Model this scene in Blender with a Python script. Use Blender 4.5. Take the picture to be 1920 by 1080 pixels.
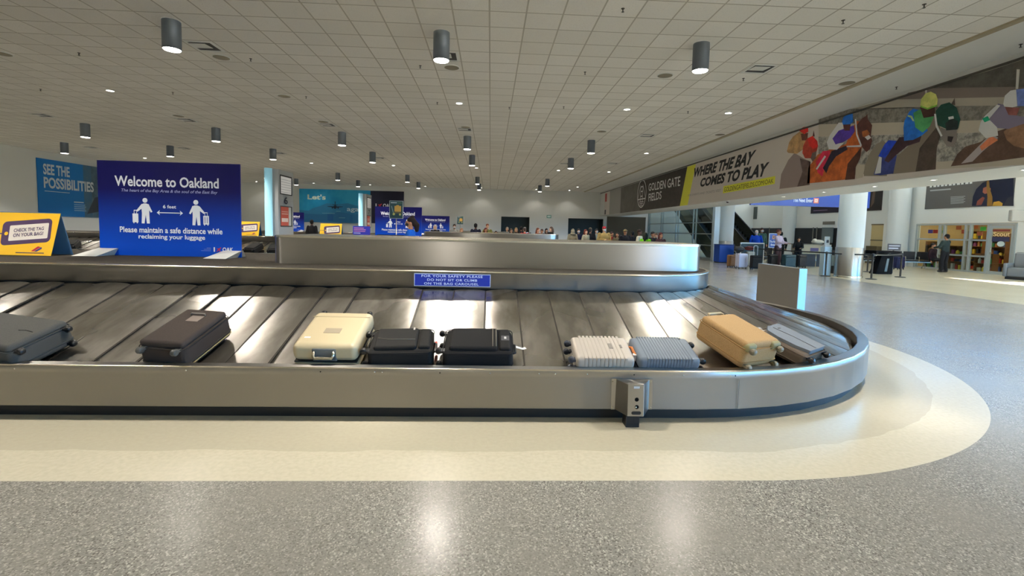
import bpy, math, random
from mathutils import Vector, Matrix
random.seed(7)
S = bpy.context.scene
for o in list(bpy.data.objects): bpy.data.objects.remove(o)
COL = S.collection
PI = math.pi

# ------------------------------------------------------------------ camera
FPX, PCY, PITCH, ROLL, YAW = 890.1, 493.9, .0713, .0239, .0469
CAMP = Vector((0, 0, 1.6))
_cy, _sy = math.cos(YAW), math.sin(YAW)
FW = Vector((_sy*math.cos(PITCH), _cy*math.cos(PITCH), -math.sin(PITCH)))
_rt = Vector((_cy, -_sy, 0)); _up = _rt.cross(FW)
RT = math.cos(ROLL)*_rt + math.sin(ROLL)*_up
UP = -math.sin(ROLL)*_rt + math.cos(ROLL)*_up
cam = bpy.data.cameras.new('camera'); camo = bpy.data.objects.new('camera', cam); COL.objects.link(camo)
M = Matrix((RT, UP, -FW)).transposed().to_4x4(); M.translation = CAMP
camo.matrix_world = M
cam.sensor_width = 36; cam.lens = FPX/1920*36; cam.shift_y = (PCY-540)/1920
cam.clip_start = .05; cam.clip_end = 400
S.camera = camo

# ------------------------------------------------------------------ world, sun, exposure
S.view_settings.view_transform = 'Standard'; S.view_settings.look = 'None'
S.view_settings.exposure = 0.0; S.view_settings.gamma = 1; S.view_settings.use_curve_mapping = False
S.cycles.use_denoising = True
S.cycles.max_bounces = 10; S.cycles.diffuse_bounces = 7; S.cycles.glossy_bounces = 5; S.cycles.blur_glossy = 1.5
S.cycles.sample_clamp_indirect = 6; S.cycles.caustics_reflective = True; S.cycles.caustics_refractive = False
W = bpy.data.worlds.new('sky'); S.world = W; W.use_nodes = True
nt = W.node_tree; nt.nodes.clear()
_o = nt.nodes.new('ShaderNodeOutputWorld'); _b = nt.nodes.new('ShaderNodeBackground')
_t = nt.nodes.new('ShaderNodeTexCoord'); _s = nt.nodes.new('ShaderNodeSeparateXYZ'); _r = nt.nodes.new('ShaderNodeValToRGB')
nt.links.new(_t.outputs['Generated'], _s.inputs[0]); nt.links.new(_s.outputs['Z'], _r.inputs[0])
_r.color_ramp.elements[0].position = 0.0; _r.color_ramp.elements[0].color = (.25, .30, .33, 1)
_r.color_ramp.elements[1].position = .2; _r.color_ramp.elements[1].color = (.08, .36, .80, 1)
_e = _r.color_ramp.elements.new(.015); _e.color = (.16, .98, 2.1, 1)
nt.links.new(_r.outputs[0], _b.inputs[0]); _b.inputs[1].default_value = 13.0
nt.links.new(_b.outputs[0], _o.inputs[0])

def light(name, typ, loc, energy, color, direction=(0, 0, -1), parent=None, **kw):
    l = bpy.data.lights.new(name, typ); l.energy = energy; l.color = color
    for k, v in kw.items(): setattr(l, k, v)
    o = bpy.data.objects.new(name, l); COL.objects.link(o)
    o.rotation_mode = 'QUATERNION'; o.rotation_quaternion = Vector(direction).to_track_quat('-Z', 'Y')
    o.location = loc
    if parent: o.parent = parent
    return o
SUN_EL = math.atan(3.0/7.6)
light('sun', 'SUN', (40, -10, 20), 110, (1, .93, .82), (-.676*math.cos(SUN_EL), .737*math.cos(SUN_EL), -math.sin(SUN_EL)), angle=.0093)

# ------------------------------------------------------------------ materials
def lin(c):
    c = c/255
    return c/12.92 if c <= .04045 else ((c+.055)/1.055)**2.4
def rgb(r, g, b): return (lin(r), lin(g), lin(b), 1)
_mc = {}
def mat(name, color, rough=.6, metal=0, spec=.5, emit=None, estr=0, coat=0, aniso=0):
    if name in _mc: return _mc[name]
    m = bpy.data.materials.new(name); m.use_nodes = True; m.diffuse_color = color
    p = m.node_tree.nodes['Principled BSDF']
    p.inputs['Base Color'].default_value = color; p.inputs['Roughness'].default_value = rough
    p.inputs['Metallic'].default_value = metal; p.inputs['Specular IOR Level'].default_value = spec
    p.inputs['Coat Weight'].default_value = coat; p.inputs['Anisotropic'].default_value = aniso
    if emit: p.inputs['Emission Color'].default_value = emit; p.inputs['Emission Strength'].default_value = estr
    _mc[name] = m; return m
def paint(r, g, b, rough=.55, spec=.4): return mat('paint_%d_%d_%d_%d' % (r, g, b, rough*100), rgb(r, g, b), rough, 0, spec)
class NB:
    """little node builder"""
    def __init__(s, m): s.t = m.node_tree; s.p = s.t.nodes['Principled BSDF']
    def n(s, typ, **kw):
        x = s.t.nodes.new(typ)
        for k, v in kw.items():
            if k.startswith('i_'): x.inputs[int(k[2:])].default_value = v
            else: setattr(x, k, v)
        return x
    def l(s, a, b): s.t.links.new(a, b)
    def m(s, op, a, b=None, c=None):
        x = s.n('ShaderNodeMath', operation=op)
        for i, v in enumerate((a, b, c)):
            if v is None: continue
            if isinstance(v, (int, float)): x.inputs[i].default_value = v
            else: s.l(v, x.inputs[i])
        return x.outputs[0]
    def mix(s, f, a, b):
        x = s.n('ShaderNodeMix', data_type='RGBA')
        for i, v in ((0, f), (6, a), (7, b)):
            if isinstance(v, (int, float, tuple)): x.inputs[i].default_value = v
            else: s.l(v, x.inputs[i])
        return x.outputs[2]
    def obj(s):
        return s.n('ShaderNodeTexCoord').outputs['Object']
    def noise(s, vec, scale, detail=3, rough=.5):
        x = s.n('ShaderNodeTexNoise'); x.inputs['Scale'].default_value = scale; x.inputs['Detail'].default_value = detail
        x.inputs['Roughness'].default_value = rough; s.l(vec, x.inputs['Vector']); return x.outputs['Fac']
    def scale(s, vec, v):
        x = s.n('ShaderNodeMapping'); x.inputs['Scale'].default_value = v; s.l(vec, x.inputs['Vector']); return x.outputs[0]
    def ramp(s, f, p0, p1, smooth=False):
        x = s.n('ShaderNodeMapRange'); x.inputs[1].default_value = p0; x.inputs[2].default_value = p1
        s.l(f, x.inputs[0]); return x.outputs[0]

T = .61
def ceiling_material():
    m = mat('acoustic_tile', rgb(222, 218, 204), .9, 0, .2); b = NB(m)
    v = b.obj(); sp = b.n('ShaderNodeSeparateXYZ'); b.l(v, sp.inputs[0])
    gx = b.m('DIVIDE', b.m('ADD', sp.outputs[0], .0887+T*200), T); gy = b.m('DIVIDE', b.m('ADD', sp.outputs[1], -8.097+T*200), T)
    fx = b.m('FRACT', gx); fy = b.m('FRACT', gy)
    dx = b.m('ABSOLUTE', b.m('SUBTRACT', fx, .5)); dy = b.m('ABSOLUTE', b.m('SUBTRACT', fy, .5))
    line = b.m('GREATER_THAN', b.m('MAXIMUM', dx, dy), .478)
    cb = b.n('ShaderNodeCombineXYZ'); b.l(b.m('FLOOR', gx), cb.inputs[0]); b.l(b.m('FLOOR', gy), cb.inputs[1])
    wn = b.n('ShaderNodeTexWhiteNoise', noise_dimensions='2D'); b.l(cb.outputs[0], wn.inputs['Vector'])
    tile = b.mix(wn.outputs['Value'], rgb(226, 224, 216), rgb(238, 236, 229))
    sp2 = b.noise(v, 90, 2); tile2 = b.mix(b.ramp(sp2, .55, .8), tile, rgb(206, 204, 196))
    b.l(b.mix(line, tile2, rgb(176, 172, 160)), b.p.inputs['Base Color'])
    return m
YC0, DY, XC = 7.05, 14.05, 1.79       # carousel centre line, spacing between carousels, centre of the rounded end
def floor_material():
    m = mat('terrazzo', rgb(150, 145, 135), .22, 0, .5); b = NB(m)
    v = b.obj(); sp = b.n('ShaderNodeSeparateXYZ'); b.l(v, sp.inputs[0])
    x = b.m('MAXIMUM', b.m('SUBTRACT', sp.outputs[0], XC), 0)
    yy = b.m('SUBTRACT', b.m('FLOORED_MODULO', b.m('ADD', sp.outputs[1], DY/2-YC0+DY*4), DY), DY/2)
    d = b.m('SQRT', b.m('ADD', b.m('MULTIPLY', x, x), b.m('MULTIPLY', yy, yy)))
    inl = b.m('LESS_THAN', d, 4.13)
    vo = b.n('ShaderNodeTexVoronoi'); vo.inputs['Scale'].default_value = 130; b.l(v, vo.inputs['Vector'])
    wv = b.n('ShaderNodeSeparateColor'); b.l(vo.outputs['Color'], wv.inputs[0])
    g = b.mix(b.ramp(wv.outputs[0], .25, .95), rgb(122, 121, 116), rgb(149, 148, 142))
    g = b.mix(b.m('GREATER_THAN', wv.outputs[1], .86), g, rgb(186, 183, 173))
    g = b.mix(b.m('GREATER_THAN', wv.outputs[2], .88), g, rgb(92, 89, 84))
    n1 = b.noise(v, 1.3, 3); g = b.mix(b.ramp(n1, .3, .8), g, rgb(138, 135, 128))
    n2 = b.noise(v, 30, 3)
    c = b.mix(b.ramp(n2, .35, .7), rgb(200, 194, 174), rgb(191, 185, 165))
    inner_band = b.m('LESS_THAN', b.m('ADD', d, b.m('MULTIPLY', b.noise(v, 1.6, 2), .16)), 3.80)  # inner part of the cream border is toned darker, with a noisy edge
    c = b.mix(b.m('MULTIPLY', inner_band, .55), c, rgb(173, 166, 146))
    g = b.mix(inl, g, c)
    far = b.m('GREATER_THAN', sp.outputs[0], 13.6)
    g = b.mix(far, g, b.mix(b.ramp(n2, .3, .7), rgb(205, 196, 172), rgb(190, 182, 160)))
    b.l(g, b.p.inputs['Base Color'])
    b.l(b.m('ADD', b.m('MULTIPLY', b.noise(v, .9, 3), .10), .19), b.p.inputs['Roughness'])
    return m
def steel_material(name, col, rough, streak=(1, 1, 90), aniso=.75, bump=.02):
    m = mat(name, col, rough, 1, .5, aniso=aniso); b = NB(m); v = b.obj()
    n = b.noise(b.scale(v, streak), 6, 4); n2 = b.noise(v, 1.1, 3)
    b.l(b.m('ADD', b.m('ADD', b.m('MULTIPLY', n, .08), b.m('MULTIPLY', n2, .16)), rough-.12), b.p.inputs['Roughness'])
    tg = b.n('ShaderNodeTangent', direction_type='RADIAL', axis='Z'); b.l(tg.outputs[0], b.p.inputs['Tangent']); b.p.inputs['Anisotropic Rotation'].default_value = .25
    bp = b.n('ShaderNodeBump'); bp.inputs['Strength'].default_value = bump*6; bp.inputs['Distance'].default_value = .02
    b.l(b.noise(b.scale(v, (1, 1, .25)), 3.5, 2), bp.inputs['Height']); b.l(bp.outputs[0], b.p.inputs['Normal'])
    return m
STEEL = steel_material('brushed_steel', rgb(168, 165, 160), .33, aniso=.9, bump=.006)
STEEL_EDGE = mat('polished_steel_edge', rgb(215, 208, 192), .22, 1)
def plate_material():
    m = mat('worn_steel_plate', rgb(172, 166, 155), .28, 1); b = NB(m)
    v = b.n('ShaderNodeNewGeometry').outputs['Position']
    oi = b.n('ShaderNodeObjectInfo').outputs['Random']
    n = b.noise(v, 1.1, 2); n2 = b.noise(b.scale(v, (3, 1, 1)), 2.5, 3)
    c = b.mix(b.ramp(n2, .40, .62), rgb(184, 180, 173), rgb(154, 150, 142)); b.l(b.mix(b.m('MULTIPLY', oi, .5), c, rgb(130, 125, 117)), b.p.inputs['Base Color'])
    b.l(b.m('ADD', b.m('ADD', b.m('MULTIPLY', b.ramp(n, .4, .6), .10), b.m('MULTIPLY', oi, .12)), .19), b.p.inputs['Roughness'])
    bp = b.n('ShaderNodeBump'); bp.inputs['Strength'].default_value = .18; bp.inputs['Distance'].default_value = .03
    b.l(b.noise(v, 2.4, 1), bp.inputs['Height']); b.l(bp.outputs[0], b.p.inputs['Normal'])
    return m
PLATE = plate_material()
def carpet_material():
    m = mat('grey_brown_carpet', rgb(110, 103, 92), .95, 0, .1); b = NB(m); v = b.obj()
    b.l(b.mix(b.ramp(b.noise(v, 60, 2), .3, .7), rgb(50, 47, 43), rgb(70, 66, 59)), b.p.inputs['Base Color']); return m
CARPET = carpet_material()
BLACK = mat('black_rubber', rgb(18, 18, 19), .5)
RUBBER_IN = mat('dark_inner_bumper', rgb(34, 28, 22), .5)
WALLM = mat('wall_paint', rgb(226, 228, 224), .75, 0, .3)
HALLW = mat('hall_wall_paint', rgb(226, 226, 220), .7, 0, .3)
WHITE = mat('white_paint', rgb(225, 226, 222), .6)
ALU = mat('aluminium_frame', rgb(170, 178, 176), .4, .6)
def glass_material():
    m = bpy.data.materials.new('clear_glass'); m.use_nodes = True; t = m.node_tree; t.nodes.clear()
    o = t.nodes.new('ShaderNodeOutputMaterial'); g = t.nodes.new('ShaderNodeBsdfGlossy'); tr = t.nodes.new('ShaderNodeBsdfTransparent')
    mx = t.nodes.new('ShaderNodeMixShader'); lw = t.nodes.new('ShaderNodeLayerWeight'); lw.inputs[0].default_value = .5; pw = t.nodes.new('ShaderNodeMath'); pw.operation = 'POWER'; pw.inputs[1].default_value = 4.5; t.links.new(lw.outputs['Facing'], pw.inputs[0]); f = t.nodes.new('ShaderNodeMath'); f.operation = 'MULTIPLY_ADD'; f.inputs[1].default_value = .5; f.inputs[2].default_value = .03; t.links.new(pw.outputs[0], f.inputs[0])
    g.inputs['Roughness'].default_value = .02; tr.inputs[0].default_value = (.86, .92, .91, 1)
    t.links.new(f.outputs[0], mx.inputs[0]); t.links.new(tr.outputs[0], mx.inputs[1]); t.links.new(g.outputs[0], mx.inputs[2])
    t.links.new(mx.outputs[0], o.inputs[0]); return m
GLASS = glass_material()
def emat(name, c, s): return mat(name, c, .5, 0, .2, emit=c, estr=s)
LAMP = emat('lamp_glow', (1, .93, .82, 1), 22)

# ------------------------------------------------------------------ mesh helpers
def tag(o, label=None, cat=None, group=None, kind=None):
    if label: o['label'] = label
    if cat: o['category'] = cat
    if group: o['group'] = group
    if kind: o['kind'] = kind
    return o
def thing(name, label, cat, loc=(0, 0, 0), rz=0, group=None, rot=None):
    o = bpy.data.objects.new(name, None); COL.objects.link(o); o.location = loc
    o.rotation_euler = rot if rot is not None else (0, 0, rz); o.empty_display_size = .1
    return tag(o, label, cat, group)
class MB:
    def __init__(s): s.v = []; s.f = []; s.mi = []; s.ms = []; s.sm = []; s.cuts = []
    def mx(s, m):
        if m is None: return 0
        if m not in s.ms: s.ms.append(m)
        return s.ms.index(m)
    def add(s, vs, fs, m=None, smooth=False):
        k = len(s.v); s.v += [tuple(v) for v in vs]; i = s.mx(m)
        for f in fs: s.f.append([a+k for a in f]); s.mi.append(i); s.sm.append(smooth)
        return s
    def box(s, x0, y0, z0, x1, y1, z1, m=None, tx=None):
        x0, x1 = sorted((x0, x1)); y0, y1 = sorted((y0, y1)); z0, z1 = sorted((z0, z1))
        vs = [(x0, y0, z0), (x1, y0, z0), (x1, y1, z0), (x0, y1, z0), (x0, y0, z1), (x1, y0, z1), (x1, y1, z1), (x0, y1, z1)]
        if tx: vs = [tx @ Vector(v) for v in vs]
        return s.add(vs, [(0, 3, 2, 1), (4, 5, 6, 7), (0, 1, 5, 4), (1, 2, 6, 5), (2, 3, 7, 6), (3, 0, 4, 7)], m)
    def prism(s, pts, z0, z1, m=None, smooth=False):
        n = len(pts); vs = [(x, y, z0) for x, y in pts]+[(x, y, z1) for x, y in pts]
        s.add(vs, [list(range(n))[::-1], list(range(n, 2*n))], m)
        return s.add(vs, [(i, (i+1) % n, n+(i+1) % n, n+i) for i in range(n)], m, smooth)
    def lathe(s, prof, cx=0, cy=0, cz=0, n=24, m=None, smooth=True, axis='z', caps=True):
        vs = []
        for r, z in prof:
            for i in range(n):
                a = 2*PI*i/n; c, d = r*math.cos(a), r*math.sin(a)
                vs.append((cx+c, cy+d, cz+z) if axis == 'z' else ((cx+z, cy+c, cz+d) if axis == 'x' else (cx+c, cy+z, cz+d)))
        fs = []
        for k in range(len(prof)-1):
            for i in range(n): fs.append((k*n+i, k*n+(i+1) % n, (k+1)*n+(i+1) % n, (k+1)*n+i))
        s.add(vs, fs, m, smooth)
        if caps:
            base = len(s.v)-len(vs)
            for k in (0, len(prof)-1):
                if prof[k][0] > 1e-4: s.f.append([base+k*n+i for i in range(n)]); s.mi.append(s.mx(m)); s.sm.append(False)
        return s
    def tube(s, pts, r, n=8, m=None, closed=False):
        pts = [Vector(p) for p in pts]; rs = r if isinstance(r, (list, tuple)) else [r]*len(pts)
        vs = []; up = None
        for i, p in enumerate(pts):
            a = pts[i-1] if i else (pts[-1] if closed else p); c = pts[(i+1) % len(pts)] if (i < len(pts)-1 or closed) else p
            d = (c-a).normalized() if (c-a).length > 1e-9 else Vector((0, 0, 1))
            if up is None: up = Vector((0, 0, 1)) if abs(d.z) < .9 else Vector((1, 0, 0))
            e = d.cross(up).normalized(); f = e.cross(d).normalized(); up = f
            for k in range(n):
                t = 2*PI*k/n; vs.append(p+rs[i]*(math.cos(t)*e+math.sin(t)*f))
        L = len(pts); fs = []
        for i in range(L if closed else L-1):
            j = (i+1) % L
            for k in range(n): fs.append((i*n+k, i*n+(k+1) % n, j*n+(k+1) % n, j*n+k))
        if not closed: fs += [tuple(range(n))[::-1], tuple((L-1)*n+k for k in range(n))]
        return s.add(vs, fs, m, True)
    def ell(s, c, r, m=None, nu=14, nv=9, rot=None):
        vs = [Vector((0, 0, -1))]
        for j in range(1, nv):
            a = -PI/2+PI*j/nv
            for i in range(nu): t = 2*PI*i/nu; vs.append(Vector((math.cos(a)*math.cos(t), math.cos(a)*math.sin(t), math.sin(a))))
        vs.append(Vector((0, 0, 1)))
        out = []
        for v in vs:
            q = Vector((v.x*r[0], v.y*r[1], v.z*r[2]))
            if rot: q = rot @ q
            out.append(q+Vector(c))
        fs = [(0, 1+(i+1) % nu, 1+i) for i in range(nu)]
        for j in range(nv-2):
            for i in range(nu): a = 1+j*nu; fs.append((a+i, a+(i+1) % nu, a+nu+(i+1) % nu, a+nu+i))
        k = 1+(nv-2)*nu; fs += [(k+i, k+(i+1) % nu, len(vs)-1) for i in range(nu)]
        return s.add(out, fs, m, True)
    def mesh(s, name):
        me = bpy.data.meshes.new(name); me.from_pydata(s.v, [], s.f)
        for m in s.ms: me.materials.append(m)
        for p, i, k in zip(me.polygons, s.mi, s.sm): p.material_index = i; p.use_smooth = k
        me.validate(); me.update(); return me
    def build(s, name, parent=None, m=None, off=None, bevel=0, seg=2, smooth_angle=None, sub=0):
        if off is not None: s.v = [(v[0]-off[0], v[1]-off[1], v[2]-off[2]) for v in s.v]
        if name == 'lettering' and len(s.cuts) > 1:     # every line of writing is a part of its own
            c = s.cuts; first = None
            for i, (v0, f0) in enumerate(c):
                v1, f1 = c[i+1] if i+1 < len(c) else (len(s.v), len(s.f))
                if i == 0: v0 = f0 = 0
                q = MB(); q.v = s.v[v0:v1]; q.f = [[a-v0 for a in f] for f in s.f[f0:f1]]; q.mi = s.mi[f0:f1]; q.sm = s.sm[f0:f1]; q.ms = s.ms
                first = q.build(name, parent, m)
            return first
        me = s.mesh(name)
        if m is not None and not s.ms: me.materials.append(m)
        return link(name, me, parent, bevel, seg, sub)
def link(name, me, parent=None, bevel=0, seg=2, sub=0):
    o = bpy.data.objects.new(name, me); COL.objects.link(o); o.parent = parent
    if bevel:
        b = o.modifiers.new('bevel', 'BEVEL'); b.width = bevel; b.segments = seg; b.limit_method = 'ANGLE'; b.angle_limit = .6
        b.harden_normals = False
        for p in me.polygons: p.use_smooth = True
        w = o.modifiers.new('wn', 'WEIGHTED_NORMAL')
    if sub: q = o.modifiers.new('sub', 'SUBSURF'); q.levels = sub; q.render_levels = sub
    return o
def baked(o):
    dg = bpy.context.evaluated_depsgraph_get(); dg.update()
    me = bpy.data.meshes.new_from_object(o.evaluated_get(dg)); me.name = o.name; return me
def copy_tree(o, parent=None):
    c = o.copy(); COL.objects.link(c); c.parent = parent
    for ch in o.children: copy_tree(ch, c)
    return c
def struct(o): o['kind'] = 'structure'; return o

_tcache = {}
def text_mesh(s, m, bold=0.0, shear=0.0, space=1.0):
    """flat lettering normalised to its own bounding box (0..1, 0..1)"""
    key = (s, m.name, bold, shear, space)
    if key in _tcache: return _tcache[key]
    c = bpy.data.curves.new('lettering', 'FONT'); c.body = s; c.size = 1; c.resolution_u = 3
    c.offset = bold; c.shear = shear; c.space_character = space; c.fill_mode = 'FRONT'
    o = bpy.data.objects.new('lettering', c); COL.objects.link(o)
    me = baked(o); bpy.data.objects.remove(o); bpy.data.curves.remove(c)
    xs = [v.co.x for v in me.vertices]; ys = [v.co.y for v in me.vertices]
    r = ([(v.co.x, v.co.y) for v in me.vertices], [list(p.vertices) for p in me.polygons], min(xs), max(xs), min(ys), max(ys))
    bpy.data.meshes.remove(me); _tcache[key] = r; return r

class Board:
    """a flat printed surface: origin at its lower left, u to the right, v up, n out of the face"""
    def __init__(s, P0, u, v, off=(0, 0, 0)):
        s.P = Vector(P0); s.u = Vector(u).normalized(); s.v = Vector(v).normalized(); s.n = s.u.cross(s.v).normalized()
        s.off = Vector(off); s.k = 0
    def w(s, a, b, h=0): return s.P+s.u*a+s.v*b+s.n*h-s.off
    def px(s, x, y):
        r = FW+(x-960)/FPX*RT-(y-PCY)/FPX*UP
        k = (s.P-CAMP).dot(s.n)/r.dot(s.n); p = CAMP+k*r-s.P
        return p.dot(s.u), p.dot(s.v)
    def slab(s, mb, a0, b0, a1, b1, t, m):
        q = [s.w(a0, b0), s.w(a1, b0), s.w(a1, b1), s.w(a0, b1)]; r = [p-s.n*t for p in q]
        mb.add(q+r, [(0, 1, 2, 3), (7, 6, 5, 4), (0, 4, 5, 1), (1, 5, 6, 2), (2, 6, 7, 3), (3, 7, 4, 0)], m)
    def poly(s, mb, pts, m, layer=1, t=.0008):
        h = layer*.0012; mb.add([s.w(a, b, h) for a, b in pts], [list(range(len(pts)))], m)
    def rect(s, mb, a0, b0, a1, b1, m, layer=1): s.poly(mb, [(a0, b0), (a1, b0), (a1, b1), (a0, b1)], m, layer)
    def ring(s, mb, a, b, r0, r1, m, layer=1, n=40):
        for i in range(n):
            t0, t1 = 2*PI*i/n, 2*PI*(i+1)/n
            s.poly(mb, [(a+r0*math.cos(t0), b+r0*math.sin(t0)), (a+r1*math.cos(t0), b+r1*math.sin(t0)), (a+r1*math.cos(t1), b+r1*math.sin(t1)), (a+r0*math.cos(t1), b+r0*math.sin(t1))], m, layer)
    def disc(s, mb, a, b, r, m, layer=1, ry=None, n=24):
        ry = ry or r; s.poly(mb, [(a+r*math.cos(2*PI*i/n), b+ry*math.sin(2*PI*i/n)) for i in range(n)], m, layer)
    def text(s, mb, body, a0, b0, a1, b1, m, bold=0, shear=0, layer=3, space=1, quad=None):
        vs, fs, x0, x1, y0, y1 = text_mesh(body, m, bold, shear, space); h = layer*.0012; out = []
        for x, y in vs:
            p, q = (x-x0)/(x1-x0), (y-y0)/(y1-y0)
            if quad:
                (A, B, C, D) = quad     # lower left, lower right, upper right, upper left
                a = (A[0]*(1-p)+B[0]*p)*(1-q)+(D[0]*(1-p)+C[0]*p)*q; b = (A[1]*(1-p)+B[1]*p)*(1-q)+(D[1]*(1-p)+C[1]*p)*q
            else: a, b = a0+(a1-a0)*p, b0+(b1-b0)*q
            out.append(s.w(a, b, h))
        mb.cuts.append((len(mb.v), len(mb.f))); mb.add(out, fs, m)
# ------------------------------------------------------------------ the building
CZ, BX, RX, BY, LX = 5.173, 9.95, 24.3, 43.1, -23.9
def sbox(name, *boxes, bevel=0):
    mb = MB()
    for b in boxes: mb.box(*b)
    return struct(mb.build(name, bevel=bevel))
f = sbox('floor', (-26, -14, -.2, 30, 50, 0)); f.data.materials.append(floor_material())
c = sbox('ceiling', (LX-.2, -10, CZ, 8.42, BY+.2, CZ+.15)); c.data.materials.append(ceiling_material())
c = MB(); c.box(8.42, -10, CZ-.0, BX+.2, BY+.2, CZ+.15, WALLM); struct(c.build('ceiling'))
c = MB(); c.box(8.38, -10, CZ-.035, 8.50, BY, CZ, mat('ceiling_trim', rgb(168, 158, 132), .6)); struct(c.build('trim_1'))
w = MB(); w.box(LX-.2, -10, 0, LX, BY+.2, CZ, WALLM); struct(w.build('wall_left'))
w = MB()   # back wall with its two wide openings
ops = [(.95, 3.52), (7.06, 10.3)]; x = LX
for a, b_ in ops:
    w.box(x, BY, 0, a, BY+.2, CZ, WALLM); w.box(a, BY, 2.75, b_, BY+.2, CZ, WALLM); x = b_
w.box(x, BY, 0, 10.6, BY+.2, CZ, WALLM); w.box(10.6, BY, 3.0, RX+.2, BY+.2, 7.6, WALLM); w.box(14.2, BY, 0, RX+.2, BY+.2, 3.0, WALLM); w.box(10.6, BY, 0, 14.2, BY+.2, 3.0, mat('wall_back_darker', rgb(96, 90, 78), .8, 0, .2)); struct(w.build('wall_back'))  # lower stretch beside the right opening has a darker colour
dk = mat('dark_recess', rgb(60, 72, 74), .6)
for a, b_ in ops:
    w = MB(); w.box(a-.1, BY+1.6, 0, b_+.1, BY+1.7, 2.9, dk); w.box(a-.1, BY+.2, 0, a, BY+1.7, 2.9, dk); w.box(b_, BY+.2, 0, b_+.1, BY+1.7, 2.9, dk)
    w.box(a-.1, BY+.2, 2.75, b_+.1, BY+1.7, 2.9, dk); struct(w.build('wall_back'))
w = MB(); w.box(LX-.2, -10.2, 0, BX, -10, CZ, WALLM); struct(w.build('wall_front'))
w = MB(); w.box(BX, -10, 3.03, 11.75, BY, 3.1, WHITE); w.box(BX, -10, 3.1, BX+.12, BY, CZ+.15, WHITE); w.box(11.63, -10, 3.1, 11.75, BY, 7.6, WHITE)
struct(w.build('wall_right'))
w = MB(); w.box(BX-.05, -10, 5.02, BX, BY, 5.06, mat('dark_trim', rgb(70, 66, 58), .5)); struct(w.build('trim_2'))
# the tall hall beyond the soffit
c = MB(); c.box(11.6, -14, 7.6, RX+.3, BY+.3, 7.75, WHITE); struct(c.build('ceiling'))
w = MB()
# far right wall: glazed entrance strip (Y -14..13.9), solid, shop front (Y 20.9..26.1), shuttered kiosk (28.4..29.3), solid
w.box(RX, -14, 3.0, RX+.25, 13.9, 4.9, HALLW); w.box(RX, -14, 6.1, RX+.25, BY, 7.6, HALLW)
w.box(RX, 13.9, 0, RX+.25, 20.9, 4.9, HALLW); w.box(RX, 20.9, 2.48, RX+.25, 26.12, 4.9, HALLW); w.box(RX, 26.12, 0, RX+.25, 28.4, 4.9, HALLW)
w.box(RX, 28.4, 2.5, RX+.25, 29.35, 4.9, HALLW); w.box(RX, 29.35, 0, RX+.25, BY, 4.9, HALLW)
struct(w.build('wall_far_right'))
w = MB(); w.box(BX, -14.2, 6.4, RX+.25, -14, 7.6, HALLW); w.box(BX, -14.2, 0, BX+.5, -14, 7, HALLW); w.box(BX, -14.2, 0, BX+.15, -10, 7, HALLW); struct(w.build('wall_front_hall'))
# glazed entrance facades: mullions
w = MB()
for i in range(11): y = -14+i*2.79; w.box(RX+.05, y-.05, 0, RX+.2, y+.05, 3.0, ALU); 
for i in range(21): y = -14+i*2.85; w.box(RX+.05, y-.05, 4.9, RX+.2, y+.05, 6.1, ALU)
for z in (0, 2.3): w.box(RX+.05, -14, z, RX+.2, 13.9, z+.08, ALU)
struct(w.build('window_1'))
w = MB()
for i in range(6): x = BX+.5+i*2.75; w.box(x-.05, -14.15, 0, x+.05, -14.05, 6.4, ALU)
for z in (0, 2.4, 4.4): w.box(BX+.5, -14.15, z, RX, -14.05, z+.08, ALU)
struct(w.build('window_2'))
# unseen roof overhang, added to keep the sun out of the high windows
w = MB(); w.box(RX+.25, -18, 6.4, RX+2.9, BY+3, 6.5, WHITE); struct(w.build('added_sun_overhang'))
def portal(loc, sx, sy, d):
    l = light('daylight_portal', 'AREA', loc, 1, (1, 1, 1), d, shape='RECTANGLE', size=sx, size_y=sy); l.data.cycles.is_portal = True
    return l
p = portal((RX+.3, 0, 1.5), 28, 3, (-1, 0, 0)); p.rotation_mode = 'XYZ'; p.rotation_euler = (PI/2, 0, PI/2)
p = portal((RX+.3, 14.5, 5.5), 57, 1.2, (-1, 0, 0)); p.rotation_mode = 'XYZ'; p.rotation_euler = (PI/2, 0, PI/2)
p = portal((17.1, -14.25, 3.2), 13.8, 6.4, (0, 1, 0)); p.rotation_mode = 'XYZ'; p.rotation_euler = (PI/2, 0, 0)

# round columns
def column(x, y, r, ztop, label, clad=True):
    ztop = 7.6
    t = thing('round_column', label, 'column', (x, y, 0), group='white round columns')
    MB().lathe([(r, 0), (r, ztop)], n=40).build('shaft', t, mat('column_paint', rgb(190, 194, 190), .45))
    if clad:
        MB().lathe([(r+.02, 0), (r+.02, 1.2), (r+.005, 1.21)], n=40, caps=False).build('steel_cladding', t, STEEL)
        MB().lathe([(r+.035, 0), (r+.035, .06), (r+.02, .07)], n=40, caps=False).build('base_ring', t, STEEL_EDGE)
    return t
column(14.52, 18.55, .46, 7, 'white round column with steel-clad foot, next to the black belt barrier posts')
column(14.62, 29.0, .46, 7, 'white round column behind the blue bin at the end of the glass screen')
column(23.75, 26.75, .52, 7, 'white round column against the wall left of the shop front', False)
column(23.95, 37.2, .5, 7, 'white round column against the wall above the black partition', False)

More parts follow.
